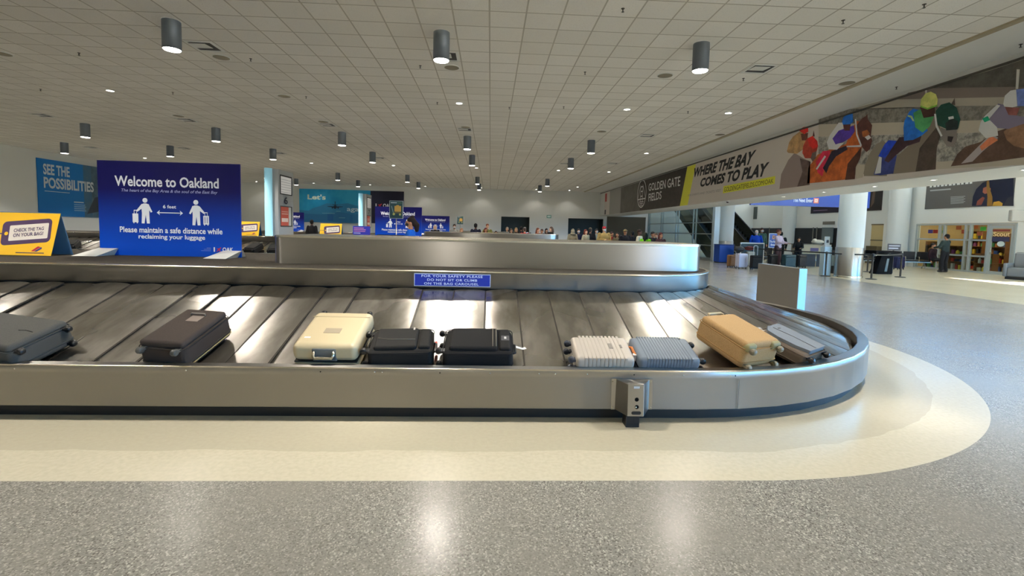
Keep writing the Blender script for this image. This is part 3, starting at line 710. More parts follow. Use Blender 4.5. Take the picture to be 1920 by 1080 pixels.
R7([(550, 350), (620, 372), (712, 340), (712, 356), (620, 388), (552, 366)], bcol(84, 120, 40), 14)
R7([(700, 470), (700, 400), (750, 340), (830, 318), (900, 370), (935, 480), (915, 570), (860, 600), (790, 570), (720, 540)], bcol(20, 48, 38), 13)
R7([(845, 340), (880, 275), (885, 345)], bcol(60, 48, 40), 12)
R7([(745, 560), (800, 580), (900, 580), (905, 680), (860, 750), (800, 735), (750, 650)], bcol(90, 82, 74), 14); R7([(815, 645), (870, 650), (850, 705), (812, 690)], bcol(26, 20, 20), 15)
R7([(790, 520), (860, 470), (915, 500), (910, 580), (800, 590)], bcol(24, 30, 28), 15); R7([(820, 460), (870, 450), (875, 475), (825, 485)], bcol(150, 145, 138), 16)
R7([(684, 430), (702, 430), (716, 540), (765, 640), (748, 650), (698, 550)], bcol(158, 150, 142), 16)
# right hand rider
R7([(840, 935), (900, 820), (980, 745), (1130, 700), (1250, 610), (1400, 560), (1700, 420), (EX, 400), (EX, 800), (1200, 895)], bcol(62, 45, 35), 6)
R7([(1350, 600), (1480, 500), (1600, 480), (1620, 780), (1450, 740), (1380, 680)], bcol(96, 70, 50), 7)
R7([(940, 910), (1120, 730), (1230, 620), (1300, 660), (1150, 790), (1050, 890)], bcol(120, 110, 104), 8); R7([(1120, 745), (1230, 640), (1300, 680), (1140, 785)], bcol(146, 80, 52), 9)
R7([(1180, 440), (1300, 330), (1370, 345), (1440, 440), (1560, 460), (1560, 520), (1400, 575), (1280, 565), (1215, 505)], bcol(86, 78, 88), 10)
R7([(1110, 590), (1130, 510), (1170, 450), (1290, 340), (1320, 350), (1210, 480), (1290, 560), (1300, 640), (1180, 665)], bcol(158, 152, 136), 11)
R7([(1145, 475), (1200, 450), (1222, 490), (1170, 512)], bcol(14, 98, 68), 12); R7([(1365, 362), (1510, 372), (1480, 445), (1400, 440)], bcol(92, 52, 46), 12)
R7([(1350, 335), (1365, 255), (1420, 205), (1475, 195), (1490, 355), (1440, 368), (1360, 360)], bcol(158, 152, 145), 13); R7([(1475, 195), (1560, 185), (1640, 260), (1640, 350), (1485, 357)], bcol(76, 88, 128), 13)
m.build('race_picture', t)
m = pg; m.build('colour_fields', t)
m = MB(); BK = bcol(20, 18, 18)
def tq(s_, LL, LR, UR, UL, mm, bold=.02, l=4): BP.text(m, s_, 0, 0, 1, 1, mm, bold, 0, l, 1, (BP.px(*LL), BP.px(*LR), BP.px(*UR), BP.px(*UL)))
tq('WHERE THE BAY', (1299, 333), (1409, 308), (1419, 280.5), (1302, 315.5), BK, .045)
tq('COMES TO PLAY', (1312, 351), (1435, 330.5), (1443.5, 303), (1315, 334.5), BK, .045)
BP.poly(m, [BP.px(*q) for q in ((1355.4, 362.6), (1452.7, 344.8), (1454, 330), (1357, 349))], bcol(182, 162, 40), 3)
tq('GOLDENGATEFIELDS.COM/OAK', (1358, 360), (1450, 343), (1450.5, 334.5), (1358.5, 351.3), BK, .0)
tq('FOR EVENTS AND TICKETS VISIT', (1290, 368.2), (1352, 359), (1352.5, 354), (1290.5, 364.8), bcol(96, 90, 84), 0)
WH = bcol(176, 170, 160)
tq('GOLDEN GATE', (1216, 358.5), (1275.2, 348.6), (1276, 330), (1216.5, 344.5), WH, .012)
tq('FIELDS', (1216, 378), (1240, 373), (1241, 358), (1216.3, 363.3), WH, .012)
m.build('lettering', t)
m = MB(); cu, cz = BP.px(1203.2, 363.2); r_ = (BP.px(1203, 336)[1]-BP.px(1203, 390)[1])/2*.97
BP.ring(m, cu, cz, r_*.92, r_, WH, 4)
for sx in (-1, 1): BP.rect(m, cu+sx*.22*r_-.03, cz-.6*r_, cu+sx*.22*r_+.03, cz+.62*r_, WH, 4); BP.poly(m, [(cu+sx*.24*r_, cz+.6*r_), (cu+sx*.85*r_, cz-.25*r_), (cu+sx*.85*r_, cz-.33*r_), (cu+sx*.24*r_, cz+.5*r_)], WH, 4)
for q in (.45, .12, -.22): BP.rect(m, cu-.22*r_, cz+q*r_, cu+.22*r_, cz+(q+.08)*r_, WH, 4)
BP.rect(m, cu-.9*r_, cz-.42*r_, cu+.9*r_, cz-.34*r_, WH, 4)
for q in range(3): BP.poly(m, [(cu-.5*r_+q*.1*r_, cz-.55*r_-q*.12*r_), (cu+.5*r_-q*.1*r_, cz-.55*r_-q*.12*r_), (cu+.45*r_-q*.1*r_, cz-.60*r_-q*.12*r_), (cu-.45*r_+q*.1*r_, cz-.60*r_-q*.12*r_)], WH, 4)
m.build('round_bridge_emblem', t)

# ------------------------------------------------------------------ posters on the walls
def poster(name, label, cat, P, W_, H_, base, t_=.03):
    th = thing(name, label, cat, P.P); P.off = P.P.copy(); m = MB(); P.slab(m, 0, 0, W_, H_, t_, base); m.build('panel', th); return th
# left wall: SEE THE POSSIBILITIES
P = Board((LX+.04, 26.33, 1.72), (0, 1, 0), (0, 0, 1)); W_, H_ = 4.6, 3.05
BLU = mat('print_blue', rgb(20, 112, 190), .5, 0, .3)
t = poster('wall_poster', 'bright blue wall poster reading SEE THE POSSIBILITIES, left of the large welcome board', 'poster', P, W_, H_, BLU)
m = MB(); gr = noisy('print_grey_blue', rgb(92, 120, 140), rgb(70, 95, 115), 1.2)
P.rect(m, 2.85, 0, W_, H_, noisy('print_teal', rgb(62, 104, 140), rgb(80, 110, 130), 1), 1); P.rect(m, 3.4, 0, W_, H_, gr, 2)
P.poly(m, [(3.0, .2), (W_, .5), (W_, 1.4), (3.6, 1.2)], paint(50, 60, 75), 3)
m.build('picture', t)
m = MB(); LT = paint(214, 222, 228)
P.text(m, 'SEE THE', .35, 2.22, 1.95, 2.80, LT, .03); P.text(m, 'POSSIBILITIES', .35, 1.50, 3.55, 2.10, LT, .03)
P.rect(m, .38, 1.33, 1.9, 1.36, LT, 2)
for q in range(4): P.rect(m, 2.15, .35+q*.11, 2.95-.05*(q % 2), .40+q*.11, paint(140, 180, 215), 3)
P.rect(m, 2.15, .82, 2.8, .88, LT, 3)
m.build('lettering', t)
# back wall: Let's ... again
P = Board((-16.93, BY-.05, 1.83), (1, 0, 0), (0, 0, 1)); W_, H_ = 6.2, 2.92
SKYB = noisy('print_sky_blue', rgb(38, 150, 205), rgb(60, 170, 215), .5)
t = poster('wall_poster', 'blue sky poster with an aeroplane and the words Let\'s and again on the back wall', 'poster', P, W_, H_, SKYB)
m = MB(); HB = paint(46, 128, 180); HB2 = paint(38, 110, 165)
P.poly(m, [(0, 0), (W_, 0), (W_, 1.6), (5, 1.55), (4.2, 1.75), (3.2, 1.62), (2.4, 1.7), (1.7, 1.4), (1.2, 1.25), (.8, 1.0), (0, 1.05)], HB, 1)
P.poly(m, [(0, 0), (W_, 0), (W_, .85), (4.9, .8), (3.4, .95), (2.2, .7), (0, .75)], HB2, 2)
P.rect(m, 2.45, .15, 2.95, .72, paint(20, 95, 160), 3); P.rect(m, 4.4, .1, 4.65, .7, paint(24, 100, 160), 3)
for q in ((2.0, .8, 3.1), (3.45, .42, 4.0), (3.2, 1.0, 3.6)): P.rect(m, q[0], q[1], q[2], q[1]+.04, paint(120, 180, 205), 4)
m.build('picture', t)
m = MB(); DKP = paint(26, 44, 66)
P.disc(m, 3.12, 1.38, .14, DKP, 5, .16); P.poly(m, [(2.45, 1.40), (3.12, 1.32), (3.8, 1.40), (3.8, 1.44), (3.12, 1.44), (2.45, 1.44)], DKP, 5); P.rect(m, 3.09, 1.5, 3.15, 1.88, DKP, 5)
P.poly(m, [(2.9, 1.56), (3.34, 1.56), (3.34, 1.60), (2.9, 1.60)], DKP, 6); P.disc(m, 2.88, 1.3, .06, DKP, 6); P.disc(m, 3.38, 1.3, .06, DKP, 6)
m.build('aeroplane', t)
m = MB(); LY = paint(226, 236, 216)
P.text(m, "Let's", .72, 2.0, 2.3, 2.45, LY, .03); P.text(m, 'again', 4.15, .92, 5.75, 1.42, paint(205, 226, 236), .015); m.build('lettering', t)
# back wall: dark navy I OAK
P = Board((-10.72, BY-.05, 1.86), (1, 0, 0), (0, 0, 1)); W_, H_ = 2.95, 2.88
t = poster('wall_poster', 'dark navy poster with I, a red aeroplane and OAK on the back wall', 'poster', P, W_, H_, paint(14, 16, 44))
def oak_logo(P, m, x, y, h, layer=4, tail=True):
    Wt = paint(230, 232, 240); R_ = paint(200, 40, 60)
    P.text(m, 'I', x, y, x+.28*h, y+h, Wt, .05, layer=layer); P.text(m, 'OAK', x+1.95*h, y, x+4.3*h, y+h, Wt, .03, layer=layer)
    cx, cy = x+1.1*h, y+.5*h
    P.poly(m, [(cx-.5*h, cy-.42*h), (cx-.35*h, cy-.48*h), (cx+.55*h, cy+.35*h), (cx+.5*h, cy+.52*h), (cx+.35*h, cy+.45*h)], R_, layer)
    P.poly(m, [(cx-.5*h, cy+.25*h), (cx-.1*h, cy+.05*h), (cx+.1*h, cy+.05*h), (cx+.05*h, cy+.25*h)], R_, layer+1); P.poly(m, [(cx+.05*h, cy-.05*h), (cx+.25*h, cy-.05*h), (cx+.4*h, cy-.5*h), (cx+.2*h, cy-.45*h)], R_, layer+1)
m = MB(); oak_logo(P, m, .45, 1.42, .34); P.rect(m, .75, 1.2, 1.5, 1.24, paint(150, 155, 180), 3); m.build('lettering', t)
# small round-arrow sign high on the back wall
P = Board((5.08, BY-.03, 2.72), (1, 0, 0), (0, 0, 1)); t = poster('wall_sign', 'tiny green-edged white sign on the back wall between the two dark openings', 'sign', P, .40, .26, paint(60, 150, 140))
m = MB(); P.rect(m, .05, .05, .35, .21, paint(225, 240, 236), 1); m.build('face', t)
# right wall: saxophone poster
P = Board((RX-.03, 25.68, 3.28), (0, -1, 0), (0, 0, 1)); W_, H_ = 4.5, 1.65
t = poster('wall_poster', 'long dark grey poster with a saxophone player above the shop front', 'poster', P, W_, H_, paint(92, 90, 88))
m = MB()
def Z7(pts, mm, l): px_poly(P, m, pts, mm, l, 1700, 320, 4.909)
Z7([(600, 325), (610, 240), (640, 170), (700, 110), (760, 85), (985, 60), (985, 325)], paint(14, 20, 44), 2)
Z7([(890, 325), (930, 250), (985, 230), (985, 325)], paint(40, 40, 50), 3)
Z7([(640, 320), (650, 280), (700, 240), (720, 250), (690, 315)], paint(120, 62, 50), 4); Z7([(700, 200), (705, 160), (750, 140), (775, 165), (770, 200), (720, 215)], paint(150, 88, 70), 4)
Z7([(735, 150), (738, 95), (760, 90), (765, 160), (790, 240), (790, 325), (740, 325), (745, 240)], paint(130, 96, 40), 5)
Z7([(790, 325), (800, 290), (850, 280), (885, 300), (880, 325)], paint(176, 136, 50), 5); m.build('picture', t)
m = MB(); GL = paint(170, 172, 172)
Z7([(215, 178), (405, 163), (408, 175), (217, 190)], GL, 2)
for q in range(6): Z7([(405, 240+q*12), (540-(q % 2)*14, 232+q*12), (540-(q % 2)*14, 238+q*12), (405, 247+q*12)], paint(150, 152, 152), 2)
for q in range(11): P.rect(m, .2+q*.22, 1.19, .2+q*.22+.13+.03*(q % 2), 1.30, paint(225, 228, 226), 2)
m.build('illegible_print', t)
P = Board((RX-.03, 35.2, 3.34), (0, -1, 0), (0, 0, 1))
t = poster('wall_poster', 'dark maroon and brown poster on the far right wall, either side of the column', 'poster', P, 6.55, 1.55, paint(36, 22, 38))
m = MB(); P.rect(m, 3.9, 0, 6.55, 1.55, paint(40, 32, 28), 1); P.poly(m, [(5.7, .2), (5.95, .5), (6.0, 1.2), (5.85, 1.4), (5.75, .9)], paint(96, 76, 60), 2); P.rect(m, .3, .18, 1.8, .24, paint(120, 100, 130), 2); P.rect(m, 1.9, .5, 3.3, .56, paint(110, 110, 140), 2); m.build('picture', t)
m = MB(); m.box(RX-.05, 42.5, 3.08, RX-.01, 44.4-1.35, 4.2, paint(70, 78, 76)); struct(m.build('window_3'))

# ------------------------------------------------------------------ free standing boards on the carousel tops
NAVY, BLUE2, BLUE3 = mat('print_navy', rgb(10, 12, 88), .45), mat('print_royal', rgb(10, 50, 150), .45), mat('print_mid_blue', rgb(8, 34, 124), .45)
def grad_blue():
    m = mat('print_welcome_blue', rgb(6, 20, 110), .42, 0, .3); b = NB(m); sp = b.n('ShaderNodeSeparateXYZ'); b.l(b.obj(), sp.inputs[0])
    b.l(b.mix(b.ramp(sp.outputs[2], .15, .95), rgb(0, 70, 190), rgb(8, 8, 84)), b.p.inputs['Base Color']); return m
WB = grad_blue(); WT = mat('print_white', rgb(236, 238, 242), .5)
FTM = mat('grey_board_foot', rgb(206, 206, 200), .5)
def figure(P, m, cx, cy, h, side):
    """pictogram of a standing traveller with a suitcase"""
    P.disc(m, cx, cy+.90*h, .095*h, WT, 3)
    P.poly(m, [(cx-.15*h, cy+.74*h), (cx-.05*h, cy+.78*h), (cx+.05*h, cy+.78*h), (cx+.15*h, cy+.74*h), (cx+.15*h, cy+.36*h), (cx+.16*h, cy), (cx+.05*h, cy), (cx+.01*h, cy+.34*h), (cx-.04*h, cy), (cx-.15*h, cy), (cx-.13*h, cy+.4*h)], WT, 3)
    P.poly(m, [(cx+side*.13*h, cy+.76*h), (cx+side*.34*h, cy+.50*h), (cx+side*.30*h, cy+.45*h), (cx+side*.10*h, cy+.60*h)], WT, 3)
    P.poly(m, [(cx-side*.13*h, cy+.76*h), (cx-side*.27*h, cy+.46*h), (cx-side*.21*h, cy+.43*h), (cx-side*.11*h, cy+.58*h)], WT, 3)
    sx = cx+side*.38*h
    P.rect(m, sx-.11*h, cy+.04*h, sx+.11*h, cy+.38*h, WT, 3); P.rect(m, sx-.085*h, cy, sx-.045*h, cy+.04*h, WT, 3); P.rect(m, sx+.045*h, cy, sx+.085*h, cy+.04*h, WT, 3)
    for e in (-.055, .04): P.rect(m, sx+e*h, cy+.38*h, sx+(e+.018)*h, cy+.5*h, WT, 3)
    P.rect(m, sx-.055*h, cy+.49*h, sx+.058*h, cy+.52*h, WT, 3)
    if side > 0:
        for e in (-.05, .035): P.rect(m, sx+e*h, cy+.09*h, sx+(e+.02)*h, cy+.33*h, BLUE3, 5)
def welcome_board():
    t = thing('welcome_board', '', 'sign', group='blue welcome boards on the carousels')
    W_, H_ = 2.0, 1.36
    P = Board((-W_/2, -.012, 0), (1, 0, 0), (0, 0, 1))
    m = MB(); P.slab(m, 0, 0, W_, H_, .024, WB); m.build('board', t, bevel=.002)
    m = MB(); P.disc(m, .55, .46, .30, BLUE3, 1, .30, 40); m.v = []; m.f = []; m.mi = []; m.sm = []
    P.text(m, 'Welcome to Oakland', .24, 1.0, 1.70, 1.15, WT, .022)
    P.text(m, 'The heart of the Bay Area & the soul of the East Bay', .33, .91, 1.68, .965, paint(170, 176, 215), .012, .25)
    P.text(m, 'Please maintain a safe distance while', .29, .335, 1.74, .42, WT, .022); P.text(m, 'reclaiming your luggage', .55, .23, 1.49, .315, WT, .022)
    P.text(m, '6 feet', .905, .695, 1.09, .745, WT, .02); m.build('lettering', t)
    m = MB(); figure(P, m, .655, .47, .37, -1); figure(P, m, 1.37, .46, .37, 1)
    P.rect(m, .83, .625, 1.17, .637, WT, 3)
    for s_, x in ((-1, .815), (1, 1.185)): P.poly(m, [(x, .631), (x-s_*.045, .668), (x-s_*.033, .631), (x-s_*.045, .594)], WT, 3)
    m.build('travellers_pictogram', t)
    m = MB(); oak_logo(P, m, 1.61, .08, .065); 
    for q in range(3): P.rect(m, 1.43+.04*q, .09+.02*q, 1.57, .094+.02*q, paint(150, 165, 215), 3)
    m.build('airport_logo', t)
    for s_ in (-1, 1):      # folded feet, leaning up against the face
        m = MB(); x0, x1 = (-1.13, -.76) if s_ < 0 else (.64, .99)
        m.add([(x0, -.34, .0), (x1-.04, -.34, .0), (x1+.02, -.03, .10), (x0+.12, -.03, .10), (x0, -.34, -.0), (x1-.04, .22, 0), (x1+.02, .03, .10), (x0+.12, .03, .10), (x0, .22, 0)],
              [(0, 1, 2, 3), (8, 7, 6, 5), (1, 5, 6, 2), (0, 3, 7, 8), (0, 8, 5, 1), (3, 2, 6, 7)], FTM); m.build('foot', t)
    return t
WB0 = welcome_board()
ZP = 1.091
wb = [(-4.66, 7.17, 0, 'large blue welcome board with two traveller pictograms standing on the foreground carousel', 0, 1),
      (-3.95, YC0+DY-.45, 0, 'blue welcome board behind the woman in the blue top, partly hidden by the trolley poster', -.05, 1),
      (-14.3, YC0+2*DY-.5, 0, 'small distant blue welcome board just right of the numbered pylon', 0, 1),
      (-3.97, YC0+2*DY-.5, 0, 'small distant blue welcome board right of the trolley poster', 0, 1)]
for i, (x, y, z, lb, rz, sc) in enumerate(wb):
    o = WB0 if i == 0 else copy_tree(WB0); o.location = (x, y, ZP); o.rotation_euler.z = rz; o['label'] = lb
# yellow tent signs
YEL = mat('print_yellow', rgb(252, 196, 40), .5); PURP = mat('print_aubergine', rgb(78, 56, 92), .5); CRM = mat('print_cream', rgb(236, 226, 214), .5); TBK = mat('tent_back_blue', rgb(72, 112, 152), .6)
def tent():
    t = thing('tent_sign', '', 'sign', group='yellow folded check-the-tag signs')
    W_, H_, D_ = .90, .62, .17
    P = Board((-W_/2, -D_, 0), (1, 0, 0), (0, D_, .585)); m = MB(); P.slab(m, 0, 0, W_, .61, .004, YEL); m.build('front_panel', t)
    Q = Board((W_/2, D_, 0), (-1, 0, 0), (0, -D_, .585)); m = MB(); Q.slab(m, 0, 0, W_, .61, .004, TBK); m.build('back_panel', t)
    def rr(cx, cy, w, h, r, a, n=6):
        pts = []
        for sx, sy, a0 in ((1, -1, -90), (1, 1, 0), (-1, 1, 90), (-1, -1, 180)):
            for i in range(n+1): b_ = math.radians(a0+90*i/n); pts.append((sx*(w/2-r)+r*math.cos(b_), sy*(h/2-r)+r*math.sin(b_)))
        c_, s_ = math.cos(a), math.sin(a); return [(cx+x*c_-y*s_, cy+x*s_+y*c_) for x, y in pts]
    m = MB(); P.poly(m, rr(.50, .33, .66, .34, .06, .10), PURP, 1); P.poly(m, rr(.53, .33, .52, .22, .015, .10), CRM, 2); P.poly(m, rr(.235, .30, .05, .05, .024, 0), YEL, 3)
    P.poly(m, [(.0, .285), (.23, .292), (.23, .308), (.0, .300)], PURP, 2); m.build('bag_tag_picture', t)
    m = MB(); c_, s_ = math.cos(.1), math.sin(.1)
    def tt(s2, x0, y0, x1, y1): P.text(m, s2, 0, 0, 1, 1, PURP, .02, 0, 4, 1, tuple((.53+x*c_-y*s_, .33+x*s_+y*c_) for x, y in ((x0, y0), (x1, y0), (x1, y1), (x0, y1))))
    tt('CHECK THE TAG', -.2, .01, .2, .06); tt('ON YOUR BAG!', -.2, -.06, .2, -.01); P.rect(m, .42, .03, .80, .042, PURP, 2); m.build('lettering', t)
    m = MB(); P.poly(m, [(.62, .06), (.66, .06), (.74, .12), (.70, .13)], paint(200, 50, 70), 2); P.poly(m, [(.66, .055), (.70, .055), (.76, .10), (.75, .12)], paint(60, 60, 130), 2); m.build('tail_fin_logo', t)
    return t
T0 = tent()
for i, (x, y, rz, lb) in enumerate(((-6.42, 6.92, -.03, 'large yellow tent sign with a purple bag tag at the left edge'),
                                (-10.0, YC0+DY-.9, .05, 'small yellow tent sign with a bag tag left of the numbered pylon'),
                                (-6.75, YC0+DY-.55, 0, 'small yellow tent sign with a bag tag in front of the aircraft poster'))):
    o = T0 if i == 0 else copy_tree(T0); o.location = (x, y, ZP); o.rotation_euler.z = rz; o['label'] = lb
P = Board((-5.85, YC0+DY-.55, ZP), (1, 0, .0), (0, 0, 1)); t = poster('standing_sign', 'small violet-blue sign with lines of pink text beside the small yellow tent sign', 'sign', P, .72, .50, paint(46, 52, 168), .02)
m = MB()
for q, w_ in ((0, .42), (1, .5), (2, .48)): P.rect(m, .04, .40-q*.07, .04+w_, .435-q*.07, paint(200, 130, 180), 1)
P.rect(m, .04, .19, .32, .21, WT, 1); P.rect(m, .04, .10, .22, .12, paint(190, 195, 240), 1); P.rect(m, .45, .02, .68, .05, WT, 1); m.build('lettering', t)
m = MB(); m.box(0, .02, 0, .05, .16, .01, FTM); m.box(.67, .02, 0, .72, .16, .01, FTM); m.build('foot', t)

# numbered pylons standing on the carousels
PYM = mat('pylon_grey', rgb(176, 180, 182), .45, .1); SCR = emat('lit_screen', rgb(206, 204, 200), .35)
def pylon():
    t = thing('information_pylon', '', 'information pylon', group='carousel number pylons')
    m = MB(); m.prism([(-.27, -.75), (.27, -.75), (.27, .75), (-.27, .75)], 0, 2.78, PYM); m.build('body', t, bevel=.02)
    m = MB(); m.lathe([(.15, 0), (.15, 2.80)], -.12, -.78, 0, 24); m.build('rounded_edge', t, emat('pale_blue_emissive', rgb(150, 205, 225), .35))  # rounded pale blue edge with weak emission
    P = Board((.285, -.75, 0), (0, 1, 0), (0, 0, 1))
    m = MB(); P.slab(m, .15, 1.76, 1.32, 2.58, .01, BLACK); P.rect(m, .20, 1.80, 1.24, 2.52, SCR, 1)
    for q in range(6): P.rect(m, .24, 1.86+q*.105, 1.2, 1.875+q*.105, paint(150, 150, 150), 2)
    m.build('screen', t)
    m = MB(); P.slab(m, .15, .40, 1.32, 1.28, .01, paint(60, 66, 64)); P.rect(m, .18, .44, .95, 1.24, paint(208, 96, 78), 1); P.rect(m, .95, .44, 1.2, 1.24, paint(214, 216, 208), 1)
    P.rect(m, .25, .60, .88, .76, paint(236, 214, 200), 2); P.rect(m, .25, .92, .88, .96, paint(232, 180, 165), 2); P.rect(m, .25, 1.02, .88, 1.05, paint(232, 180, 165), 2); m.build('notice_panel', t)
    return t, P
P0, PB = pylon()
p6 = P0; p6.location = (-9.12, YC0+DY+.0, ZP); p6['label'] = 'tall grey pylon with a pale blue edge and the number 6, on the middle carousel'
p7 = copy_tree(P0); p7.location = (-9.12, YC0+2*DY, ZP); p7['label'] = 'more distant grey information pylon in front of the aircraft poster, on the farthest carousel'
DNV = paint(34, 40, 62)
m = MB(); PB.text(m, '6', .52, 1.36, .86, 1.68, DNV, .02); m.build('number', p6)
m = MB(); PB.text(m, '7', .52, 1.36, .86, 1.68, DNV, .02); m.build('number', p7)

# trolley posters on poles
TEAL = mat('print_teal_dark', rgb(44, 78, 84), .5); ORG = paint(226, 176, 88)
def pole_sign():
    t = thing('pole_sign', '', 'sign', group='trolley posters on thin floor poles')
    MB().lathe([(.16, 0), (.16, .015), (.03, .025), (.014, .04), (.014, 1.85)], n=20).build('pole', t, STEEL_EDGE)
    P = Board((-.20, -.02, 1.84), (1, 0, 0), (0, 0, 1)); m = MB(); P.slab(m, 0, 0, .40, .52, .02, paint(196, 206, 210)); P.rect(m, .012, .012, .388, .508, TEAL, 1); m.build('poster', t)
    m = MB(); P.rect(m, .15, .20, .34, .37, ORG, 2); P.rect(m, .20, .37, .28, .395, ORG, 2); P.disc(m, .13, .13, .035, paint(196, 196, 110), 3); P.disc(m, .31, .12, .03, paint(196, 196, 110), 3)
    P.rect(m, .11, .16, .36, .175, paint(150, 120, 60), 2); P.poly(m, [(.05, .36), (.075, .37), (.125, .17), (.105, .165)], paint(140, 160, 160), 2); m.build('trolley_picture', t)
    m = MB(); P.rect(m, .04, .45, .22, .47, WT, 2); P.rect(m, .24, .45, .36, .465, paint(120, 160, 110), 2); m.build('lettering', t); return t
q0 = pole_sign(); q0.location = (-2.78, 14.2, 0); q0['label'] = 'teal luggage trolley poster on a pole above the woman in the blue top'
q1 = copy_tree(q0); q1.location = (-1.92, 30.2, 0); q1['label'] = 'small distant dark trolley poster on a thin pole against the back wall'
# ------------------------------------------------------------------ luggage
SL = math.atan2(ZI-ZO, RO_-RI_)      # slope of the plates
def on_plate(o, x=None, phi=None, v=0, rot=0, lift=0, pitch=0, roll=0, yc=YC0):
    """rest a thing on the sloping plates: v metres up from their lower edge"""
    r = RO_-v*math.cos(SL); z = ZO+v*math.sin(SL)+.022+lift
    if phi is None: p = Vector((x, yc-r, z)); ex = Vector((1, 0, 0)); out = Vector((0, -1, 0))
    else: c_, s_ = math.cos(phi), math.sin(phi); p = Vector((XC+r*s_, yc-r*c_, z)); ex = Vector((c_, s_, 0)); out = Vector((s_, -c_, 0))
    V = -out*math.cos(SL)+Vector((0, 0, math.sin(SL))); N = ex.cross(V)
    R = Matrix((ex, V, N)).transposed() @ Matrix.Rotation(rot, 3, 'Z') @ Matrix.Rotation(pitch, 3, 'X') @ Matrix.Rotation(roll, 3, 'Y')
    o.rotation_euler = R.to_euler(); o.location = p
def shell(name, t, x0, y0, z0, x1, y1, z1, m, r, seg=4):
    b = MB(); b.box(x0, y0, z0, x1, y1, z1, m); return b.build(name, t, bevel=r, seg=seg)
WHL = mat('wheel_black', rgb(20, 20, 22), .35)
def wheel(t, x, y, z, r=.028, w=.022, dirx=1, m=WHL, out=-1, parent_name='wheel'):
    b = MB(); b.lathe([(.0001, -w), (r*.8, -w), (r, -w*.6), (r, w*.6), (r*.8, w), (.0001, w)], 0, 0, 0, 18, m, axis='x', caps=False)
    c = MB(); c.box(-w*1.15, -r*.5, -.01, w*1.15, r*1.9*(-out), .012, m)
    fk = c.build('wheel_fork', t, bevel=.003); fk.location = (x, y, z)
    b.build('wheel', fk); return fk
def loop_handle(t, pts, r, m, name='handle'):
    b = MB(); b.tube(pts, r, 8, m); return b.build(name, t)
def hard_case(t, W, L, H, m, rib=None, wm=WHL, r=.05):
    """lying on its back: width along x, length along y (wheels at -y), front face up"""
    hx, hy = W/2, L/2
    shell('front_shell', t, -hx, -hy, H*.36, hx, hy, H, m, r)
    shell('back_shell', t, -hx, -hy, 0.006, hx, hy, H*.34, m, min(r, .035))
    b = MB(); b.box(-hx+.008, -hy+.008, H*.32, hx-.008, hy-.008, H*.38, BLACK); b.build('zip_seam', t, bevel=.04, seg=4)
    if rib:
        n = rib; b = MB(); st = (L-.13)/n
        for i in range(n):
            y = -hy+.065+st*(i+.5); b.box(-hx-.0025, y-st*.36, .05, hx+.0025, y+st*.36, H+.0028, m)
        b.build('ribs', t, bevel=.004, seg=2)
    for sx in (-1, 1):
        wheel(t, sx*(hx-.055), -hy-.035, H-.05, m=wm); wheel(t, sx*(hx-.055), -hy-.035, .042, m=wm)
def soft_case(t, W, L, H, m, m2=None, wm=WHL, r=.045, pocket=True):
    hx, hy = W/2, L/2
    shell('body', t, -hx, -hy, 0.006, hx, hy, H*.86, m, r)
    if pocket:
        shell('front_pocket', t, -hx+.03, -hy+.05, H*.75, hx-.03, hy-.13, H, m2 or m, .025)
        shell('top_pocket', t, -hx+.035, hy-.12, H*.75, hx-.035, hy-.02, H*.97, m2 or m, .022)
    for z in (H*.28, H*.80):
        b = MB(); q = .005
        pts = [(sx*(hx+q-.0), sy*(hy+q)) for sx, sy in ((-1, -1), (1, -1), (1, 1), (-1, 1))]; rr = rounded_rect(-hx-.002, -hy-.002, hx+.002, hy+.002, r, r, 5)
        b.tube([(x, y, z) for x, y in rr], .005, 6, m2 or m, closed=True); b.build('piping', t)
    for sx in (-1, 1):
        wheel(t, sx*(hx-.055), -hy-.035, H-.055, m=wm); wheel(t, sx*(hx-.055), -hy-.035, .042, m=wm)
def fabric(name, c, c2, sc=300, rough=.85):
    m = mat(name, c, rough, 0, .2); b = NB(m); v = b.obj(); b.l(b.mix(b.ramp(b.noise(v, sc, 2), .35, .65), c, c2), b.p.inputs['Base Color']); return m
GRP = 'suitcases on the foreground carousel'
# 1 slate grey case cut by the left edge
t = thing('suitcase', 'slate grey soft suitcase at the left edge of the picture, wheels pointing right', 'suitcase', group=GRP)
m1 = fabric('slate_fabric', rgb(80, 80, 77), rgb(68, 69, 68)); soft_case(t, .48, .74, .24, m1, fabric('slate_fabric_2', rgb(66, 70, 72), rgb(56, 60, 62)), pocket=False)
shell('lid', t, -.235, -.36, .17, .235, .37, .245, m1, .04)
loop_handle(t, [(.10, .37, .10), (.10, .40, .10), (-.10, .40, .10), (-.10, .37, .10)], .012, BLACK)
b = MB(); b.tube([(.0, -.30, .2465), (.01, -.22, .247), (.0, -.16, .2465)], .003, 6, BLACK); b.build('zip', t)
on_plate(t, x=-4.10, v=.22, rot=math.radians(78))
